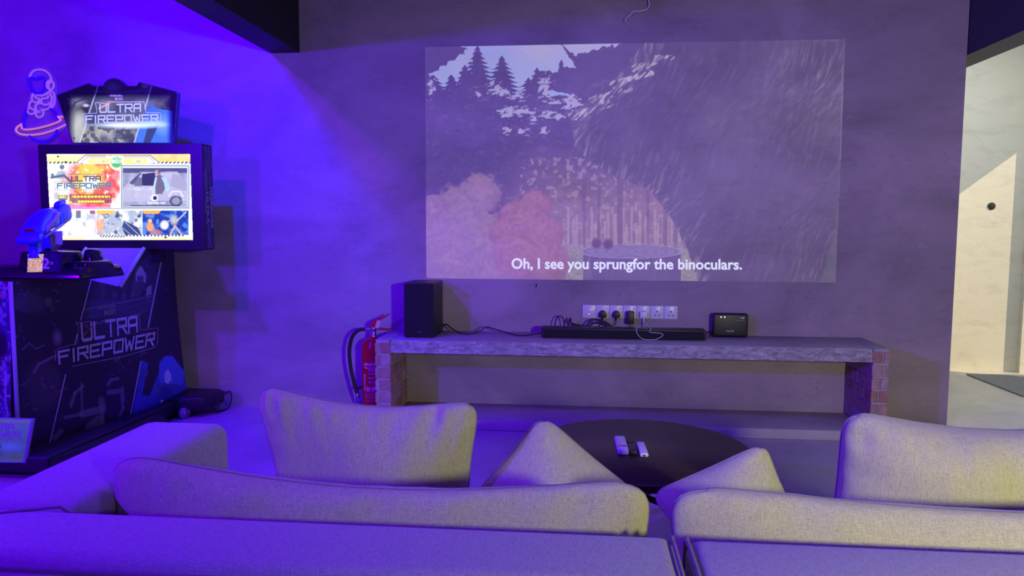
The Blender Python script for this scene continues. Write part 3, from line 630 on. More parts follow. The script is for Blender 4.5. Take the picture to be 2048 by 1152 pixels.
# printed side art
SO = [(21, 560), (176, 560), (240, 574), (288, 499), (347, 499), (350, 560), (356, 640), (372, 780), (330, 800), (275, 845), (240, 872), (100, 905), (50, 925), (41, 925)]
def paint_side(X, Y):
    P = Paint(X, Y); n = fbm(X, Y, 50, 5); nf = fbm(X, Y, 10, 12)
    P.c[..., :3] = np.stack([.012+.012*n, .011+.01*n, .016+.02*n], -1)
    # slanting middle field with skyline
    P.fill(inpoly(X, Y, [(190, 560), (330, 500), (300, 660), (160, 700)]), (.035, .035, .055), .7)
    for x, y, w_, h_ in ((205, 570, 14, 55), (250, 575, 9, 45), (278, 545, 18, 60), (230, 590, 10, 40), (300, 575, 10, 35), (265, 590, 8, 30)): P.fill((np.abs(X-x-.15*(y-Y)) < w_*.5) & (np.abs(Y-y-h_*.3) < h_*.5), (.16, .15, .18), .35*np.clip(nf*1.6-.3, 0, 1))
    P.poly([(272, 545), (281, 531), (292, 548), (292, 566), (272, 563)], (.42, .38, .40), .7); P.poly([(274, 552), (286, 552), (290, 580), (276, 580)], (.05, .05, .08), .9)
    P.poly([(294, 574), (303, 570), (303, 588), (292, 592)], (.4, .33, .33), .6)
    P.line([(168, 620), (240, 605), (308, 592)], 3, (.12, .12, .19), .8); P.line([(170, 636), (306, 602)], 1.5, (.10, .10, .17), .7)
    P.fill((Y > 600) & (Y < 640) & inpoly(X, Y, [(172, 600), (312, 585), (300, 625), (165, 640)]), (.10, .10, .18), .45*nf)
    # generic figure in dark gear with weapon, lower middle
    P.line([(45, 700), (58, 686), (72, 698), (88, 690)], 2, (.25, .23, .27), .6); P.blob(60, 605, 40, 25, (.06, .06, .07), .7); P.blob(97, 605, 9, 12, (.22, .20, .24), .4*1.0)
    P.blob(115, 675, 12, 22, (.24, .22, .26), .6, .8); P.blob(85, 770, 45, 60, (.05, .05, .06), .8); P.line([(68, 745), (78, 728), (110, 712)], 5, (.22, .20, .24), .6)
    for L, w_ in (([(142, 812), (150, 786), (166, 772)], 6), ([(163, 765), (164, 822)], 3), ([(165, 828), (205, 818), (203, 800)], 14), ([(216, 770), (222, 760), (236, 757)], 6), ([(204, 812), (206, 856)], 7), ([(218, 785), (240, 782)], 10), ([(243, 790), (246, 815), (240, 832)], 6), ([(110, 876), (122, 862)], 10), ([(130, 835), (165, 828)], 6), ([(245, 775), (247, 800)], 5)): P.line(L, w_, (.19, .175, .20), .62)
    P.poly([(195, 830), (205, 826), (206, 866), (170, 872), (172, 850)], (.13, .12, .14), .7*1.0)
    # blue field low on the right
    m = inpoly(X, Y, [(284, 720), (322, 740), (340, 715), (372, 745), (372, 780), (330, 802), (290, 830), (262, 846)]); P.fill(m, (.035, .07, .42), np.clip(.5+1.1*(fbm(X, Y, 30, 15)-.3), 0, 1))
    P.poly([(315, 730), (330, 712), (345, 712), (368, 742), (366, 770), (320, 765)], (.05, .11, .5)); P.poly([(330, 745), (336, 738), (342, 748), (343, 760), (336, 768), (329, 764)], (.4, .42, .6)); P.poly([(296, 730), (320, 700), (318, 745), (300, 790), (284, 790)], (.015, .015, .03)); P.blob(324, 803, 4, 4, (.4, .42, .6)); P.blob(333, 809, 5, 5, (.42, .45, .6))
    # scuffs
    P.fill((fbm(X, Y, 7, 40) > .68) & (fbm(X, Y, 60, 42) > .58), (.13, .12, .16), .5)
    P.c[..., 3] = 0
    return P.c
sheet('side_art', 16, 496, 380, 930, 1.25, lambda x, y: side(x, y, .002), paint_side, M_ink, body, SO)
strips('art_lines', [[(326.5, 502), (296, 655)], [(182, 561), (161, 641)], [(155, 668), (149, 690)], [(131.5, 748), (96, 902)], [(282, 722), (258, 847)]], lambda x, y: side(x, y, .004), 2.4, plain('lilac_print', (.40, .36, .52), .4), body)
strips('logo_outline', [[(150, 646), (157, 650), (155, 687), (131, 693), (108, 701), (112, 708), (110, 722)], [(152, 646), (180, 643), (185, 648), (202, 646), (206, 642), (246, 636), (254, 634), (282, 628)], [(278, 632), (281, 660), (316, 656), (315, 690)], [(143, 733), (250, 712), (312, 694)]], lambda x, y: side(x, y, .004), 1.3, plain('lilac_outline', (.30, .27, .36), .4), body)
strips('logo_flash', [[(165, 672), (194, 643)], [(292, 680), (306, 664)]], lambda x, y: side(x, y, .005), 2.2, plain('red_print', (.45, .09, .06), .4), body)
blocktext('lettering', 'ULTRA', [side(a, b, .004) for a, b in ((163, 649), (273, 634), (274, 662), (165, 681))], M_letter, body, .2)
blocktext('lettering', 'FIREPOWER', [side(a, b, .004) for a, b in ((117, 704), (309, 666), (306, 690), (119, 727))], M_letter, body, .2)
text('lettering', 'PANDORA', [side(a, b, .004) for a, b in ((197, 613), (231, 609), (231, 615), (197, 620))], plain('tan_print', (.26, .20, .17), .5), body, .02)
text('lettering', 'BOX', [side(a, b, .004) for a, b in ((209, 620.5), (232, 617.5), (232, 627.5), (209, 630.5))], plain('tan_print_large', (.30, .235, .19), .5), body, .03)
# front edge trim and front art
tube('edge_trim', [sidexyz(-.006, .12)+sn*.0, sidexyz(-.006, .955)], .010, M_trimgreen, body, 10)
def front(px, py, off=0.): return onplane(px, py, (0, -1.46-off, 0), (.0, 1, 0))
def paint_front(X, Y):
    P = Paint(X, Y); n = fbm(X, Y, 18, 65); P.c[..., :3] = np.stack([.02+.05*n, .02+.05*n, .05+.35*np.clip(n-.3, 0, 1)], -1)
    P.fill(fbm(X, Y, 8, 66) > .62, (.35, .34, .5), .7); P.blob(4, 690, 14, 30, (.02, .01, .03)); P.line([(12, 740), (10, 800), (16, 830)], 4, (.4, .38, .5), .7); P.blob(6, 590, 9, 10, (.35, .25, .3), .7)
    P.c[..., 3] = 0; return P.c
fz = front(np.array([-80., 18.]), np.array([566., 566.]), .002)
sheet('front_art', -90, 562, 22, 900, 2, lambda x, y: front(x, y, .003), paint_front, M_ink, body, [(-90, 562), (18, 562), (40, 900), (-90, 900)])
# kick plate standing on the front of the base
kq = [(-95, 833), (67, 838), (51, 926), (-95, 924)]
def kick(px, py, off=0.): return onplane(px, py, (0, -1.515-off, .1), (0, 1, 0))
def paint_kick(X, Y):
    P = Paint(X, Y); n = fbm(X, Y, 30, 75); P.c[..., :3] = np.stack([.05+.06*n, .07+.07*n, .22+.4*np.clip(n-.25, 0, 1)], -1)
    P.blob(20, 893, 40, 14, (.10, .14, .75), .8, .8); P.blob(30, 915, 30, 9, (.10, .11, .06), .8, .8); P.rect(-100, 838, 62, 846, (.16, .18, .3), .6); P.blob(-5, 892, 8, 8, (.02, .01, .03))
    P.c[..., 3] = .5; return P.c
kp = prism('kick_plate', [kick(a, b) for a, b in kq], (0, .012, 0), M_trimgreen, am)
sheet('kick_plate_art', -90, 836, 62, 924, 1.5, lambda x, y: kick(x, y, .002), paint_kick, M_kick, kp, [(-90, 836), (61, 840), (46, 923), (-90, 922)])
blocktext('lettering', 'ULTRA', [kick(a, b, .004) for a, b in ((-38, 849), (27, 849), (27, 860), (-38, 860))], M_letter, kp, .2)
blocktext('lettering', 'FIREPOWER', [kick(a, b, .004) for a, b in ((-74, 864), (39, 864), (39, 874), (-74, 874))], M_letter, kp, .2)
strips('logo_outline', [[(-80, 877), (43, 878), (43, 861), (30, 860), (28, 846), (-40, 846)]], lambda x, y: kick(x, y, .003), 1.0, M_letter, kp)
# sloped deck rising from the console to the screen
e0 = side(240, 574, .004); e1 = side(288, 496, .004); dn = np.cross(e1-e0, np.array([1., 0, 0])); dn /= np.linalg.norm(dn)
dk = [onplane(a, b, e0, dn) for a, b in ((240, 574), (288, 496), (173, 496), (120, 545))]
deck = prism('sloped_deck', dk, tuple(-np.sign(dn[2])*dn*.018), plain('pale_laminate', (.34, .34, .6), .4), am)
tube('deck_edge', [e0, e1], .011, M_trimgreen, deck, 8); tube('deck_edge', [dk[2]+dn*0, onplane(152, 528, e0, dn)], .011, M_trimgreen, deck, 8)
# monitor
MY = -.50
def mon(px, py, off=0.): return atY(px, py, MY-off)
mlo = mon(75, 500); mhi = mon(402, 288); mx0, mx1, mz0, mz1 = mon(75, 288)[0], mon(404, 288)[0], mon(250, 499)[2], mon(250, 288)[2]
mb = box('monitor_housing', (mx0, MY, mz0), (mx1, MY+.115, mz1), plain('charcoal_housing', (.022, .021, .026), .5), am, .004, 2)
scq = [(93.5, 308.5), (380, 308.5), (385.5, 480), (103, 479.5)]
def paint_screen(X, Y):
    P = Paint(X, Y); n = fbm(X, Y, 14, 105); nf = fbm(X, Y, 5, 108); W = (.95, 1.0, 1.0)
    P.c[..., :3] = np.array([.92, 1.0, .98])
    # top banner
    P.rect(80, 300, 400, 324, (1., .80, .30)); P.fill((Y < 324) & (X < 170), (1., .95, .65), np.clip((322-Y)/14, 0, 1)); P.fill((Y < 324) & (X > 300), (1., .55, .10), .8*np.clip(n*1.5-.3, 0, 1))
    P.fill((Y > 323.5) & (Y < 327) & (((X+Y) % 8) < 4) & ((X < 170) | (X > 300)), (.03, .03, .04))
    P.poly([(152, 326), (170, 311), (300, 311), (320, 326)], (.93, .86, .83)); P.line([(152, 326), (170, 311), (300, 311), (320, 326)], 1.4, (.10, .08, .14)); P.line([(165, 322), (176, 314), (296, 314), (308, 322)], 1, (.25, .2, .3))
    P.poly([(174, 322), (182, 316), (290, 316), (297, 322), (290, 329), (182, 329)], (1., .78, .25)); P.blob(196, 321, 14, 5, (1, .92, .6), .8, .8); P.blob(275, 321, 16, 5, (1, .92, .65), .8, .8)
    P.blob(233, 325, 16, 15, (1., .85, .45), 1, .2); P.blob(233, 324, 12, 12.5, (.10, .50, .16), 1, .15); P.blob(231, 322, 8, 6, (.5, .8, .5), .6, .8)
    P.blob(116, 313, 3, 2, (.05, .04, .05)); P.blob(131, 324, 3, 2, (.05, .04, .05))
    # left window: explosion
    P.fill((X > 96) & (X < 240) & (Y > 327) & (Y < 416) & (np.hypot(X-233, Y-325) > 15), (.93, 1., 1.)); e = np.hypot((X-187)/52, (Y-362)/50)+(n-.5)*.8
    P.fill(np.clip((1.25-e)*2.2, 0, 1)*((X > 110) & (X < 240) & (Y > 328) & (Y < 416) & (np.hypot(X-233, Y-325) > 15)), (1, .12, .08)); P.fill(np.clip((.75-np.hypot((X-181)/46, (Y-352)/52)-(n-.5)*.9)*3, 0, 1)*((Y < 416) & (Y > 328) & (np.hypot(X-233, Y-325) > 15)), (1, .62, .08)); P.fill(np.clip((.5-np.hypot((X-181)/34, (Y-368)/40)-(n-.5)*.5)*4, 0, 1), (1., 1., .85))
    P.fill((nf > .7) & (Y > 328) & (Y < 416) & (X > 140) & (X < 238), (1, .9, .8), .8)
    # generic soldier outline at its left
    P.blob(124, 334, 6, 6, (.16, .2, .3)); P.blob(122, 350, 14, 12, (.28, .33, .45), .8, .5); P.line([(103, 355), (128, 351), (142, 364)], 5, (.12, .15, .25)); P.blob(105, 350, 4, 4, (.15, .2, .3)); P.blob(113, 392, 10, 15, (.45, .33, .3), .7, .7)
    P.rect(139, 389, 223, 407, (.22, .02, .03), .8); P.line([(140, 398), (222, 398)], .8, (.7, .3, .2)); P.fill((np.abs(Y-393.5) < 2.2) & (X > 144) & (X < 220) & ((X % 7) < 5.5), (1, .9, .1), .9); P.fill((np.abs(Y-403) < 2.2) & (X > 155) & (X < 210) & ((X % 6) < 4.8), (1, .9, .1), .9)
    P.rect(117, 390, 135, 400, (.15, .12, .05), .85); P.fill((np.abs(Y-394) < 2) & (X > 118) & (X < 132) & ((X % 5) < 4), (.9, .95, .15)); P.fill((np.abs(Y-404) < 2) & (X > 118) & (X < 145) & ((X % 5) < 4), (.85, .9, .1))
    P.fill((Y > 408) & (Y < 416) & (X > 135) & (X < 222), (.75, .03, .10), .7)
    # right window: grey-violet vehicle and a person in a vest
    P.rect(243, 331, 378, 416, (.55, .62, .72)); P.rect(246, 336, 374, 413, (.20, .20, .34)); P.fill((X > 246) & (X < 374) & (Y > 336) & (Y < 413), (.50, .52, .68), np.clip(.15+1.2*(n-.25), 0, 1))
    P.rect(246, 336, 374, 346, (.06, .06, .13), .9); P.poly([(252, 370), (280, 344), (355, 343), (373, 372), (374, 400), (246, 404), (246, 376)], (.52, .50, .66), .75); P.poly([(284, 348), (310, 345), (312, 372), (284, 371)], (.035, .035, .09)); P.poly([(258, 366), (280, 345), (284, 345), (266, 370)], (.10, .10, .2)); P.rect(268, 355, 284, 372, (.09, .09, .17), .8)
    P.poly([(345, 348), (364, 352), (373, 376), (372, 382), (340, 372)], (.38, .36, .50)); P.fill((np.hypot((X-352)/13, (Y-402)/11) < 1), (.10, .10, .16)); P.fill((np.hypot((X-352)/8, (Y-402)/7) < 1), (.30, .30, .38)); P.line([(338, 392), (345, 383), (360, 383), (366, 393)], 2.5, (.75, .78, .9))
    P.fill((X > 246) & (X < 374) & (Y > 375) & (Y < 411), (.70, .80, .95), np.clip((fbm(X, Y*2, 16, 133)-.52)*5, 0, 1)*.6)
    P.blob(316, 342, 7, 8.5, (.12, .10, .12)); P.blob(313, 345, 4.5, 6, (.45, .35, .33)); P.poly([(310, 353), (320, 349), (330, 357), (331, 376), (324, 388), (311, 388)], (.16, .14, .2)); P.poly([(322, 354), (332, 356), (340, 376), (331, 382), (328, 366)], (.42, .62, .85)); P.line([(312, 356), (308, 376), (306, 392)], 4, (.48, .66, .88)); P.fill(np.hypot((X-309)/7, (Y-396)/7) < 1, (.8, .85, .95)); P.fill(np.hypot((X-310)/4, (Y-396)/4) < 1, (.03, .03, .06))
    P.line([(243, 331), (378, 331), (378, 415), (243, 415), (243, 331)], 1.2, (.06, .07, .10)); P.line([(262, 411), (360, 411)], 2, (.05, .05, .08)); P.line([(246, 335), (374, 335)], 1.6, (.85, .92, 1))
    P.line([(97, 417.5), (380, 417.5)], 1.2, (.1, .1, .15)); P.fill((np.abs(Y-416) < 2.2) & (X < 192), (1, .25, .85)); P.line([(380, 330), (385, 478)], 3, (.8, .95, 1))
    # three pictures along the bottom
    P.rect(100, 421, 190, 471, (.92, .96, 1)); P.fill((X > 100) & (X < 190) & (Y > 421) & (Y < 471), (.40, .45, .55), np.clip((n-.55)*6, 0, 1)*.8); P.rect(152, 421, 162, 436, (.12, .12, .2), .9); P.rect(180, 421, 190, 428, (.25, .05, .12), .9); P.line([(190.5, 421), (191, 472), (110, 473)], 1.6, (1, .45, .9))
    P.rect(193, 421, 283, 470, (.42, .48, .62)); P.fill((X > 193) & (X < 283) & (Y > 421) & (Y < 470), (.85, .92, 1.), np.clip((fbm(X, Y, 11, 141)-.45)*4, 0, 1)); P.fill((X > 193) & (X < 283) & (Y > 421) & (Y < 470), (.08, .10, .16), np.clip((fbm(X, Y, 8, 144)-.58)*7, 0, 1)); P.blob(200, 450, 12, 22, (.95, .45, .15), .8, .7); P.poly([(248, 441), (276, 455), (283, 470), (250, 470), (244, 455)], (.05, .07, .20)); P.line([(250, 444), (276, 468)], 1.5, (.4, .5, .8)); P.line([(246, 456), (262, 470)], 1.2, (.4, .5, .8)); P.line([(214, 462), (238, 450)], 4, (.5, .5, .52)); P.poly([(193, 421), (230, 421), (226, 428), (195, 428)], (1, .55, .08))
    P.rect(285, 421, 377, 470, (.015, .05, .36)); P.fill((X > 285) & (X < 377) & (Y > 421) & (Y < 470), (.10, .26, .75), np.clip((fbm(X, Y, 9, 151)-.5)*5, 0, 1)); P.poly([(286, 421), (322, 421), (317, 428), (288, 428)], (1, .42, .05))
    P.blob(300, 442, 5, 5, (.9, .5, .25)); P.blob(300, 454, 9, 11, (.85, .36, .12), 1, .4); P.blob(312, 465, 14, 8, (.55, .22, .2), .8, .5); P.blob(329, 450, 10, 11, (1, 1, .95), 1, .5); P.blob(348, 440, 10, 13, (.62, .62, .5), .8, .6); P.line([(341, 468), (350, 452), (362, 468)], 4, (.6, .45, .4), .9); P.line([(354, 442), (372, 424)], 2.2, (.65, .65, .6)); P.line([(338, 442), (330, 446)], 2, (.6, .6, .5))
    P.rect(95, 470.5, 386, 476, (.95, .95, .88)); P.fill((Y > 470) & (Y < 476) & (X > 200) & (X < 250) & (((X+Y) % 6) < 3), (.08, .07, .08)); P.fill((Y > 470) & (Y < 473) & (X > 250) & (X < 370) & ((X % 7) < 3.5), (.08, .07, .08)); P.rect(95, 475, 386, 482, (1, .85, .45)); P.fill((Y > 475) & (X > 170) & (X < 300), (1, .97, .85)); P.blob(331, 475, 4, 2, (.05, .04, .05)); P.rect(103, 470, 190, 474, (1, .7, .95), .8)
    P.c[..., 3] = 1.25
    return P.c
sheet('screen', 90, 305, 388, 483, .75, lambda x, y: mon(x, y, .0012), paint_screen, M_screen, mb, scq)
so = []
sq_ = lambda L: [mon(a, b, .003) for a, b in L]
blocktext('screen_lettering', 'ULTRA', sq_(((143, 353), (201, 352.6), (201, 361.5), (143, 362))), M_litdark, mb, .26); blocktext('screen_lettering', 'FIREPOWER', sq_(((115, 367), (222, 366.5), (222, 376), (115, 376.5))), plain('screen_teal_lettering', (.02, .03, .04), .4, emit=(.10, .28, .36), es=1), mb, .26)
strips('screen_logo_outline', [[(137, 348.5), (205, 348.5), (205, 363), (228, 363), (228, 380), (110, 380), (110, 363), (137, 363), (137, 348.5)]], lambda x, y: mon(x, y, .002), 1.0, M_litdark, mb)
text('screen_lettering', 'PANDORA', sq_(((212, 310.5), (248, 310.5), (248, 317), (212, 317))), M_litwhite, mb, .03); text('screen_lettering', 'BOX', sq_(((223, 318.5), (248, 318.5), (248, 327), (223, 327))), M_litwhite, mb, .04)
text('screen_lettering', '0', sq_(((205, 320), (208.5, 320), (208.5, 325), (205, 325))), plain('screen_blue_digits', (.1, .1, .2), .4, emit=(.25, .35, .6), es=1), mb, .01); text('screen_lettering', '60', sq_(((273, 319.5), (281, 319.5), (281, 325), (273, 325))), plain('screen_blue_digits_right', (.1, .1, .2), .4, emit=(.25, .35, .6), es=1), mb, .01)
text('screen_lettering', 'You ready, Lisa?', sq_(((293.5, 403), (331, 403), (331, 409), (293.5, 409))), M_litwhite, mb, .03)
# bezel around the screen (four bars, raised)
iq = [mon(a, b) for a, b in scq]; ix0, ix1, iz0, iz1 = iq[3][0]-.003, iq[1][0]+.012, iq[2][2]-.002, iq[0][2]+.002
# housing side print
sideprint = [np.array([mx1+.0015, MY+.003, mz0+.01]), np.array([mx1+.0015, MY+.112, mz1-.01])]
def paint_mside(X, Y):
    P = Paint(X, Y); n = fbm(X*40, Y*40, 4, 181); P.c[..., :3] = np.stack([.02+.02*n, .02+.02*n, .03+.03*n], -1); P.fill((fbm(X*60, Y*30, 5, 184) > .55) & (Y > .35), (.30, .22, .22), .6); P.fill((fbm(X*60, Y*30, 5, 186) > .6) & (Y < .3), (.25, .26, .34), .6); P.c[..., 3] = 0; return P.c
sheet('housing_side_art', 0, 0, 1, 1, .02, lambda u, v: np.stack([np.full(u.shape, mx1+.0015), MY+.004+u*.107, mz0+.01+v*(mz1-mz0-.02)], -1), paint_mside, M_ink, mb)
def mside(u, v): return np.array([mx1+.003, MY+.004+u*.107, mz0+v*(mz1-mz0)])
text('side_lettering', 'ULTRA', [mside(.45, .55), mside(.45, .25), mside(.2, .25), mside(.2, .55)], M_letter, mb, .01); text('side_lettering', 'FIREPOWER', [mside(.9, .6), mside(.9, .2), mside(.6, .2), mside(.6, .6)], M_letter, mb, .01)
# screen support post
box('monitor_post', (-2.95, MY+.02, 1.0), (-2.56, MY+.10, mz0+.01), M_black, am)
# marquee board
MQ = -.46
mqo = [(112, 190), (177, 165.6), (184, 171.5), (206, 171.5), (210, 163), (218, 157.5), (227.5, 155.5), (239, 158.5), (248, 166), (254, 171.5), (273, 171.5), (279, 163.5), (351.5, 182), (356, 186.7), (347.5, 287), (145, 287)]
mq = prism('marquee', [atY(a, b, MQ) for a, b in mqo], (0, .03, 0), plain('green_edge_board', (.05, .13, .11), .35), am)
cx_, cy_ = 234, 225
mqi = [(cx_+(a-cx_)*.982, cy_+(b-cy_)*.97) for a, b in mqo]
def paint_mq(X, Y):
    P = Paint(X, Y); n = fbm(X, Y, 26, 205); nf = fbm(X, Y, 8, 208)
    P.c[..., :3] = np.stack([.012+.02*n, .011+.02*n, .02+.03*n], -1)
    lit = np.clip(np.minimum(np.minimum((X-138)/14, (342-X)/10), np.minimum((Y-188)/14, (290-Y)/4)), 0, 1)
    P.fill(inpoly(X, Y, [(185, 195), (303, 172), (270, 290), (158, 290), (176, 240)]), (.045, .05, .075)); P.fill((Y > 190), (.22, .24, .26), .5*np.clip((n-.35)*2, 0, 1)*lit)
    P.blob(226, 175, 22, 16, (.16, .13, .22), .8, .8); P.blob(290, 172, 10, 5, (.4, .25, .3), .7, .6); P.line([(186, 182), (225, 186), (300, 180)], 2, (.10, .10, .18), .8)
    P.blob(155, 205, 24, 12, (.33, .31, .33), .55, .8); P.blob(172, 211, 8, 4, (.6, .6, .65), .8, .7); P.line([(140, 230), (150, 205), (168, 198)], 4, (.03, .02, .05), .8)
    P.blob(152, 255, 28, 45, (.52, .56, .40), .75, .9); P.blob(160, 240, 14, 22, (.62, .62, .45), .5, .9)
    P.fill((Y > 250) & (X > 150) & (X < 280), (.42, .44, .30), .8*np.clip((n-.25)*2.2, 0, 1)); P.fill((Y > 252) & (nf > .52) & (X > 160) & (X < 275), (.04, .04, .05), .8)
    P.poly([(278, 254), (300, 215), (345, 222), (346, 287), (268, 287)], (.05, .16, .60)); P.blob(325, 250, 22, 25, (.22, .38, .85), .7, .9); P.poly([(296, 252), (318, 248), (300, 287), (286, 287)], (.03, .05, .10)); P.poly([(286, 226), (302, 205), (322, 225), (318, 238), (290, 236)], (.05, .12, .38), .8)
    P.blob(262, 250, 85, 9, (.75, .95, 1.), .9, .9); P.blob(245, 250, 40, 4, (1., .95, .85), .9, .9); P.blob(300, 247, 40, 8, (.5, .85, 1), .6, .9)
    P.line([(196, 172), (178, 226)], 2.4, (.45, .40, .55), .9); P.line([(303, 172), (290, 218)], 2.4, (.45, .40, .55), .9); P.line([(172, 248), (159, 287)], 2, (.6, .6, .55), .9); P.line([(278, 254), (268, 287)], 2, (.5, .55, .6), .9)
    P.line([(198, 217), (220, 206)], 2.5, (.95, .3, .12)); P.line([(214, 205.5), (283, 203)], 1.2, (.6, .1, .1), .8)
    P.c[..., 3] = 1.15*lit+.05
    return P.c
sheet('marquee_art', 108, 150, 360, 290, .8, lambda x, y: atY(x, y, MQ-.002), paint_mq, M_mqink, mq, mqi)
aq = lambda L: [atY(a, b, MQ-.004) for a, b in L]
blocktext('marquee_lettering', 'ULTRA', aq(((200, 209.5), (281, 208), (281, 223), (200, 224.5))), M_lit, mq, .2); blocktext('marquee_lettering', 'FIREPOWER', aq(((172, 232), (315, 229.5), (317, 244), (172, 246))), M_lit, mq, .2)
strips('marquee_logo_outline', [[(191, 205), (194, 226), (166, 227.5), (168, 249), (323, 247), (320, 225.5), (292, 225), (288, 204)], [(191, 205), (212, 207), (216, 203.5), (266, 204), (288, 204)]], lambda x, y: atY(x, y, MQ-.003), 1.2, M_lit, mq)
text('marquee_lettering', 'PANDORA', aq(((220, 189.5), (245, 189.5), (245, 193.5), (220, 193.5))), M_gold, mq, .02); text('marquee_lettering', 'BOX', aq(((230, 195), (246, 195), (246, 200.5), (230, 200.5))), M_gold, mq, .03)
for a, b in ((136.5, 197.5), (330, 195.5), (148.5, 276.5), (340, 275.5)): lathe('screw', [(.006, 0), (.005, .003), (.001, .004)], atY(a, b, MQ-.002), M_chrome, mq, 10, (0, -1, 0))
# gun console
GY = -1.30
def con(px, py, y=GY): return atY(px, py, y)
cz0 = con(90, 556)[2]; cz1 = con(90, 549)[2]
def frus(name, lo, hi, inset, mat, parent, bevel=.006):        # box narrowing upwards
    (x0, y0, z0), (x1, y1, z1) = lo, hi; i = inset
    bm = bmesh.new(); a = [bm.verts.new(p) for p in ((x0, y0, z0), (x1, y0, z0), (x1, y1, z0), (x0, y1, z0))]; b = [bm.verts.new(p) for p in ((x0+i[0], y0+i[1], z1), (x1-i[0], y0+i[1], z1), (x1-i[0], y1-i[1], z1), (x0+i[0], y1-i[1], z1))]
    bm.faces.new(a); bm.faces.new(b)
    for k in range(4): bm.faces.new((a[k], a[(k+1) % 4], b[(k+1) % 4], b[k]))
    bmesh.ops.recalc_face_normals(bm, faces=bm.faces)
    bmesh.ops.bevel(bm, geom=list(bm.edges), offset=bevel, segments=2, affect='EDGES', profile=.5)
    return frombm(name, bm, mat, parent, True)
cx0, cx1 = -3.45, con(178, 545)[0]
cn = frus('console', (cx0, GY-.06, cz0-.006), (cx1, GY+.30, con(90, 534)[2]), (.012, .02), M_blackgloss, am, .012)
g0, g1 = con(51, 545), con(133, 545); gz = con(90, 503)[2]
pod = frus('gun_pod', (g0[0]-.012, GY-.045, cz1), (g1[0]+.012, GY+.14, gz), (.016, .012), M_blackgloss, cn, .008)
frus('side_pod', (con(137, 545)[0], GY-.02, cz1), (con(176, 545)[0], GY+.24, con(150, 523)[2]), (.01, .03), M_blackgloss, cn, .012)
frus('side_pod', (con(132, 545)[0], GY+.10, cz1), (con(152, 545)[0]+.02, GY+.22, con(150, 500)[2]), (.014, .02), M_blackgloss, cn, .012)
frus('side_pod', (con(2, 545)[0]-.02, GY-.02, cz1), (con(46, 545)[0], GY+.2, con(30, 531)[2]), (.01, .03), M_blackgloss, cn, .012)
PYp = GY-.047
pan = [atY(a, b, PYp) for a, b in ((54, 507), (125, 506), (121, 544), (53, 545))]
pn = prism('player_panel', pan, (0, .006, 0), plain('navy_panel', (.008, .01, .06), .3), cn)
def goldmat():  # emission stands in for the screen's reflection; the plate is no lamp
    t = NT('gold_painted_glow'); n = t.noise(140, 5, .7); t.set(Base_Color=t.ramp(n, [(.35, (.30, .16, .03)), (.6, (.85, .58, .22))]), Roughness=.35, Metallic=.6, Emission_Color=t.ramp(n, [(.38, (.35, .16, .02)), (.6, (1., .72, .28))]), Emission_Strength=.75); return t.m
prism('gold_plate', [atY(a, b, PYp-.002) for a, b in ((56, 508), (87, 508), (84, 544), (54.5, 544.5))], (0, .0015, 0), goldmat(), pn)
text('lettering', '2', [atY(a, b, PYp-.004) for a, b in ((85, 516), (99, 516), (99, 538), (84, 538))], plain('white_print_digit', (.62, .62, .72), .4), pn, .03)
text('lettering', 'PLAYER', [atY(a, b, PYp-.006) for a, b in ((83, 523), (108, 523), (108, 529.5), (83, 529.5))], plain('silver_print', (.40, .40, .5), .4), pn, .02)
for rr in (13, 16.5): strips('panel_ring', [[(100+rr*math.cos(t_), 526+rr*math.sin(t_)) for t_ in np.linspace(-1.45, 1.6, 14)]], lambda x, y: atY(x, y, PYp-.003), .8, plain('ring_print', (.08, .08, .25), .4), pn)
# light gun: rear end towards the player, muzzle towards the screen
Gr = atY(58, 462, GY-.06); Gm = atY(132, 419, GY+.34); ga = Gm-Gr; GL = np.linalg.norm(ga); ga /= GL
gs = np.cross(ga, (0, 0, 1.)); gs /= np.linalg.norm(gs); gu = np.cross(gs, ga)
M_gun = plain('blue_gun_plastic', (.045, .05, .75), .38, var=.05); M_gung = plain('grey_gun_plastic', (.40, .42, .5), .4)
gun = bpy.data.objects.new('light_gun', None); COL.objects.link(gun); gun.location = (0, 0, 0); gun.parent = am; gun.matrix_parent_inverse = world_of(am).inverted(); gun.empty_display_size = .05
gun['label'] = 'blue plastic light gun pointing at the screen'
def gp(a, s, u): return Gr+ga*a*GL+gs*s+gu*u
def gprism(name, prof, half, mat, bevel=.006, off=0.):     # side profile in (along 0..1, up m) pushed sideways
    return prism(name, [gp(a, off-half, u) for a, u in prof], gs*2*half, mat, gun, bevel, 2)
def gsec(name, secs, mat):        # loft of rounded sections (along, half width, up low, up high)
    v = []; f = []; n = 24
    for a, hw, u0, u1 in secs:
        for k in range(n):
            t_ = 2*math.pi*(k+.5)/n; c_, s_ = math.cos(t_), math.sin(t_); p_ = .55
            v.append(gp(a, hw*math.copysign(abs(c_)**p_, c_), (u0+u1)/2+(u1-u0)/2*math.copysign(abs(s_)**p_, s_)))
    for i in range(len(secs)-1):
        for k in range(n): f.append((i*n+k, i*n+(k+1) % n, (i+1)*n+(k+1) % n, (i+1)*n+k))
    f.append(tuple(range(n))[::-1]); f.append(tuple((len(secs)-1)*n+k for k in range(n)))
    return mesh(name, v, f, mat, gun, True)
gsec('body', [(0, .040, -.035, .012), (.01, .044, -.04, .016), (.10, .044, -.04, .030), (.22, .042, -.042, .052), (.45, .040, -.045, .062), (.60, .036, -.045, .050), (.64, .030, -.04, .035)], M_gun)
gsec('stock', [(-.10, .047, -.058, -.022), (-.02, .049, -.062, -.012), (.10, .044, -.058, -.012)], M_gun)
gsec('barrel', [(.60, .030, -.055, .034), (.66, .034, -.06, .040), (.92, .034, -.058, .040), (.98, .030, -.052, .034), (1.0, .024, -.04, .026)], M_gun)
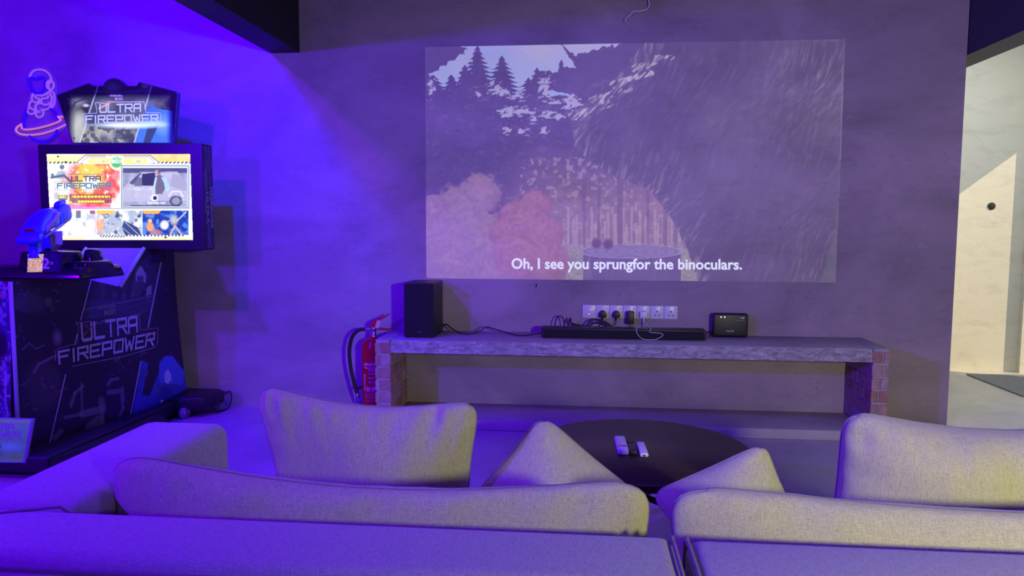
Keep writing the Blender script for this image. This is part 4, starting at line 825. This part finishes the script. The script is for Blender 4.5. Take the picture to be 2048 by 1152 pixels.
gsec('front_sight', [(.74, .010, .036, .056), (.80, .014, .036, .062), (.96, .014, .036, .062), (.98, .009, .036, .05)], M_gun)
gprism('side_plate', [(.16, -.03), (.20, .002), (.42, .018), (.52, .04), (.60, .03), (.55, .006), (.40, -.002), (.30, -.03)], .003, M_gung, .001, .043)
gprism('side_rail', [(.12, -.052), (.62, -.045), (.62, -.030), (.34, -.036), (.12, -.040)], .003, M_gung, .001, .043)
rp = [gp(-.004, s, u) for s, u in ((-.024, -.004), (.024, -.004), (.022, .012), (-.022, .012))]; prism('rear_panel', rp, tuple(-ga*.003), plain('dark_red_panel', (.22, .01, .03), .35), gun)
for k in range(3): gprism('vent', [(.70, -.03+k*.016), (.88, -.03+k*.016), (.88, -.025+k*.016), (.70, -.025+k*.016)], .002, plain('light_blue_slot', (.12, .18, .8), .4), .0005, .035)
gtop = gp(.12, 0, -.04); gbot = atY(70, 516, GY-.05)
gv = []; gf = []
for k, (p_, hw, hd) in enumerate(((gtop, .022, .040), (gtop*.6+gbot*.4, .021, .034), (gtop*.2+gbot*.8, .022, .034), (gbot, .024, .036))):
    for j in range(12):
        t_ = 2*math.pi*(j+.5)/12; gv.append(p_+gs*hw*math.copysign(abs(math.cos(t_))**.6, math.cos(t_))+np.array([ga[0], ga[1], 0])*hd*math.copysign(abs(math.sin(t_))**.6, math.sin(t_)))
for i in range(3):
    for j in range(12): gf.append((i*12+j, i*12+(j+1) % 12, (i+1)*12+(j+1) % 12, (i+1)*12+j))
gf.append(tuple(range(12))[::-1]); gf.append(tuple(36+j for j in range(12)))
mesh('grip', gv, gf, M_gun, gun, True)
gh = [atY(a, b, GY+.10) for a, b in ((98, 470), (112, 462), (113, 489), (102, 499))]; gi = [atY(a, b, GY+.10) for a, b in ((102, 474), (110, 469), (110, 487), (103, 493))]
bm = bmesh.new(); e_ = Vector((.012, .03, 0)); A = [bm.verts.new(p) for p in gh]; B = [bm.verts.new(p) for p in gi]; A2 = [bm.verts.new(Vector(p)+e_) for p in gh]; B2 = [bm.verts.new(Vector(p)+e_) for p in gi]
for k in range(4):
    j = (k+1) % 4; bm.faces.new((A[k], A[j], B[j], B[k])); bm.faces.new((A2[j], A2[k], B2[k], B2[j])); bm.faces.new((A[j], A[k], A2[k], A2[j])); bm.faces.new((B[k], B[j], B2[j], B2[k]))
frombm('trigger_guard', bm, M_gung, gun)
prism('swivel_block', [atY(a, b, GY+.12) for a, b in ((80, 470), (104, 462), (104, 497), (100, 500), (84, 499))], (0, .05, 0), M_gun, gun, .004, 2)
tube('mount_post', [atY(95, 500, GY+.12), atY(95, 511, GY+.10)], .016, M_black, gun, 14)

# ------------------------------------------------------------------ sofa
ST = .68; SEAT = .36
sofa = root('sofa', (.3, -3.2, 0), 'grey linen sectional sofa seen from behind', 'sofa')
def soft(name, lo, hi, mat, bev, n=3, bulge=.012):
    bm = boxbm(lo, hi, bev, 4)
    o = frombm(name, bm, mat, sofa, True); return o
XS = .172
soft('back', (-1.235, -3.645, .08), (XS, -3.447, ST), M_fab2, .028)
soft('back', (XS+.018, -3.645, .08), (1.95, -3.452, ST), M_fab2, .028)
soft('armrest', (-1.24, -3.447+.0, .08), (-.985, -2.79, ST), M_fab2, .040)
soft('armrest', (1.70, -3.447, .08), (1.95, -2.79, ST), M_fab2, .040)
box('seat_base', (-.99, -3.46, .10), (1.71, -2.80, .24), M_fab2, sofa, .02, 2)
for a, b in ((-.985, XS), (XS+.006, 1.70)): soft('seat_cushion', (a+.003, -3.44, .235), (b-.003, -2.775, SEAT), M_fab2, .035)
for x in (-1.18, 1.88):
    for y in (-3.58, -2.86): lathe('leg', [(.02, 0), (.028, .1)], (x, y, .0), M_wood, sofa, 16)
def piping(pts, r=.0042): tube('piping', pts, r, M_pipe, sofa, 8)
zr = ST-.020
piping(spline([(-1.22, -3.650, zr), (-.6, -3.650, zr-.004), (0, -3.650, zr), (XS-.02, -3.650, zr)], 8))
piping(spline([(XS+.04, -3.650, zr), (.8, -3.650, zr-.003), (1.9, -3.650, zr)], 8))
for xx in (XS-.004, XS+.022): piping(spline([(xx, -3.645, .55), (xx, -3.640, ST-.02), (xx, -3.622, ST-.004), (xx, -3.55, ST-.002), (xx, -3.475, ST-.004), (xx, -3.452, ST-.02), (xx, -3.447, .5)], 4))
piping([(-1.235, -3.530, ST+.0005), (-1.10, -3.480, ST+.001), (-1.02, -3.445, ST+.001), (-.985, -3.443, ST-.02)], .003)

def cushion(name, corners, thick, label, group, seed, bow=(.05, .05, .05, .05), nu=64, nv=44, fold=.010, power=.42, tipr=.20):
    """corners TL,TR,BR,BL in the room; bow = how far top,right,bottom,left edges curve inwards (fraction)"""
    TL, TR, BR, BL = [np.array(c_, float) for c_ in corners]
    nrm = np.cross(TR-TL, BL-TL); nrm /= np.linalg.norm(nrm)
    if nrm @ (CAM-TL) < 0: nrm = -nrm
    rg = np.random.default_rng(seed); ph = rg.random(12)*6.28; fr = rg.uniform(5, 16, 12)
    us = np.sin(np.linspace(-1, 1, nu)*math.pi/2); vs = np.sin(np.linspace(-1, 1, nv)*math.pi/2)
    U, V = np.meshgrid(us, vs)                # V=+1 top
    u01 = (U+1)/2; v01 = (V+1)/2
    # edges curve inwards between the corners, corners slightly rounded
    v02 = v01+((1-U**2)**1*(-bow[0]*np.clip(v01, 0, 1)**2+bow[2]*np.clip(1-v01, 0, 1)**2))
    u02 = u01+((1-V**2)**1*(-bow[1]*np.clip(u01, 0, 1)**2+bow[3]*np.clip(1-u01, 0, 1)**2))
    rc = tipr*(np.abs(U)**6)*(np.abs(V)**6); u02 = u02-np.sign(U)*rc*.35; v02 = v02-np.sign(V)*rc*.35
    a = u02[..., None]; b = v02[..., None]; base = BL*(1-a)*(1-b)+BR*a*(1-b)+TR*a*b+TL*(1-a)*b
    prof = (np.clip(1-U**2, 0, 1)**power)*(np.clip(1-V**2, 0, 1)**power)
    wr = np.zeros(U.shape)
    for k in range(6):
        wr += 2.6*(fbm(U*9+k*3+.25*V, V*1.2+k, .9, seed*10+k, 2)-.5)*np.exp(-((1-V)/(.14+.05*k))**1.3)+np.sin(fr[k+6]*V*1.3+ph[k+6])*np.exp(-((1-np.abs(U))/.16)**1.2)*.22
    wr *= fold/2.0*np.clip(prof*1.8, 0, 1)
    sag = .15*thick*np.sin(U*3+ph[0])*np.sin(V*2.2+ph[1])*prof
    F = base+nrm*(thick/2*prof+wr+sag)[..., None]; K = base-nrm*(thick/2*prof-wr*.5)[..., None]
    idx = np.arange(nu*nv).reshape(nv, nu); v = list(F.reshape(-1, 3)); f = []
    bk = {}; kidx = np.zeros((nv, nu), int)
    for j in range(nv):
        for i in range(nu):
            if j in (0, nv-1) or i in (0, nu-1): kidx[j, i] = idx[j, i]
            else: kidx[j, i] = len(v); v.append(K[j, i])
    for j in range(nv-1):
        for i in range(nu-1):
            f.append((idx[j, i], idx[j, i+1], idx[j+1, i+1], idx[j+1, i])); f.append((kidx[j, i], kidx[j+1, i], kidx[j+1, i+1], kidx[j, i+1]))
    o = mesh(name, v, [tuple(int(x) for x in q_) for q_ in f], M_fab, None, True); tag(o, label, 'cushion', group)
    bm = bmesh.new(); bm.from_mesh(o.data); bmesh.ops.recalc_face_normals(bm, faces=bm.faces); bm.to_mesh(o.data); bm.free()
    rim = [F[-1, i] for i in range(nu)]+[F[j, -1] for j in range(nv-2, -1, -1)]+[F[0, i] for i in range(nu-2, -1, -1)]+[F[j, 0] for j in range(1, nv-1)]
    rim = rim[::2]
    s_ = tube('seam', rim, .0022, M_pipe, None, 6, True); s_.parent = o
    return o
BC = 'large back cushions of the sofa'
def lower(p, z, dy): p = np.array(p); return (p[0], p[1]+dy, z)
a0, a1 = atY(203, 887, -3.33), atY(1321, 945, -3.33)
cushion('back_cushion', (a0, a1, (a1[0]-.012, -3.29, SEAT+.004), (a0[0]+.01, -3.29, SEAT+.004)), .15, 'long grey cushion lying along the sofa back beside the left armrest', BC, 1, (.17, .02, .02, .02), fold=.014)
b0, b1 = atY(1323, 951, -3.33), np.array([1.42, -3.33, .735])
cushion('back_cushion', (b0, b1, (1.41, -3.29, SEAT+.004), (b0[0]+.012, -3.29, SEAT+.004)), .15, 'long grey cushion lying along the right half of the sofa back', BC, 2, (.12, .02, .02, .02), fold=.014)
c0, c1 = atY(497, 752, -2.95), atY(973, 789, -2.95)
cushion('sofa_cushion', (c0, c1, (atY(946, 980, -2.93)[0], -2.93, SEAT+.004), (atY(578, 975, -2.93)[0]-.0, -2.93, SEAT+.004)), .17, 'tall grey cushion standing upright in front of the fire extinguisher', BC, 3, (.12, .05, .02, .03), fold=.021)
d0 = atY(1679, 804, -2.95); d1 = np.array([1.30, -2.95, .79])
cushion('sofa_cushion', (d0, d1, (1.28, -2.93, SEAT+.004), (atY(1655, 1010, -2.93)[0]-.02, -2.93, SEAT+.004)), .23, 'tall pale grey cushion standing upright at the right edge of the photo', BC, 4, (.11, .05, .02, .03), fold=.021)
TC = 'throw cushions standing on the sofa seat'
e0, eL, eR = atY(1083, 821, -2.84), atY(934, 1000, -2.92), atY(1296, 1000, -2.86)
cushion('throw_cushion', (e0, eR, (.02, -2.98, SEAT+.006), eL), .15, 'grey throw cushion standing corner up, left of the two by the round table', TC, 5, (.03, .05, .05, .03), 48, 48, .006, .5)
f0, fL, fR = atY(1532, 880, -2.90), atY(1290, 986, -2.90), atY(1594, 1030, -2.90)
cushion('throw_cushion', (f0, fR, (.33, -3.04, SEAT+.006), fL), .14, 'grey throw cushion tilted corner up, right of the two by the round table', TC, 6, (.03, .05, .05, .03), 48, 48, .006, .5)

# ------------------------------------------------------------------ round coffee table and remotes
TZ = .42; tcx, tcy, tr = .222, -2.065, .405
tbl = root('coffee_table', (tcx, tcy, 0), 'round dark wooden coffee table in front of the sofa', 'table')
lathe('tabletop', [(.001, TZ-.03), (tr-.012, TZ-.03), (tr-.002, TZ-.024), (tr, TZ-.012), (tr, TZ-.004), (tr-.004, TZ), (.001, TZ)], (tcx, tcy, 0), M_wood, tbl, 72)
for k in range(4):
    a = math.radians(45+90*k); c_, s_ = math.cos(a), math.sin(a)
    tube('leg', [(tcx+.22*c_, tcy+.22*s_, TZ-.028), (tcx+.30*c_, tcy+.30*s_, .001)], [.024, .015], M_wood, tbl, 14)
for k in range(2):
    a = math.radians(45+90*k); c_, s_ = math.cos(a)*.25, math.sin(a)*.25
    tube('stretcher', [(tcx-c_, tcy-s_, .24), (tcx+c_, tcy+s_, .24)], .012, M_wood, tbl, 10)
tp = np.array([0, 0, TZ])
def remote(name, x0, x1, y0, y1, hgt, mat, label, rotz):
    cx, cy = (x0+x1)/2, (y0+y1)/2; r = root(name, (cx, cy, TZ), label, 'remote', 'remotes on the round table')
    def rb(nm, lo, hi, m, par, bev=0, seg=2): return box(nm, lo, hi, m, par, bev, seg, rot=((cx, cy, TZ), rotz, 'Z'))
    b = rb('body', (x0, y0, TZ+.0005), (x1, y1, TZ+hgt), mat, r, .006, 3); return r, rb, b, (cx, cy)
M_btn = plain('grey_button', (.42, .42, .46), .5)
r, rb, b, _ = remote('remote_control', .133, .173, -2.165, -1.99, .022, M_white, 'white remote control with coloured keys, left of the three on the table', .03)
for i in range(4):
    for j in range(7): rb('button', (.139+j % 1+i*.0085-.0*j, -2.012-j*.0135-.004, TZ+.0215), (.139+i*.0085+.0052, -2.012-j*.0135+.004, TZ+.0235), M_btn, b, .0008, 1)
rb('button_bar', (.138, -2.118, TZ+.0215), (.168, -2.114, TZ+.0232), plain('maroon_key', (.25, .02, .08), .4), b)
rb('orange_key', (.138, -2.131, TZ+.0215), (.152, -2.124, TZ+.0236), plain('orange_key', (.75, .28, .03), .4), b); rb('blue_key', (.155, -2.132, TZ+.0215), (.168, -2.124, TZ+.0236), plain('blue_key', (.01, .04, .55), .4), b)
r, rb, b, _ = remote('remote_control', .176, .206, -2.165, -2.025, .018, M_blackplastic, 'black remote control lying between the two white ones', .02)
rb('pad', (.180, -2.06, TZ+.0175), (.202, -2.036, TZ+.0192), M_blackgloss, b, .002, 2); rb('seam_line', (.177, -2.075, TZ+.0175), (.205, -2.073, TZ+.0183), M_rubber, b); rb('battery_door', (.180, -2.15, TZ+.0175), (.202, -2.085, TZ+.0184), M_blackplastic, b, .0004, 1)
r, rb, b, _ = remote('remote_control', .211, .242, -2.184, -2.040, .016, M_white, 'small white remote control, right of the three on the table', .03)
rb('button_bar', (.215, -2.092, TZ+.0155), (.238, -2.088, TZ+.0172), M_btn, b)
for i in range(3): rb('button', (.217+i*.008, -2.112, TZ+.0155), (.2205+i*.008, -2.106, TZ+.0172), M_btn, b)
rb('end_slot', (.221, -2.1845, TZ+.004), (.231, -2.180, TZ+.010), M_black, b)
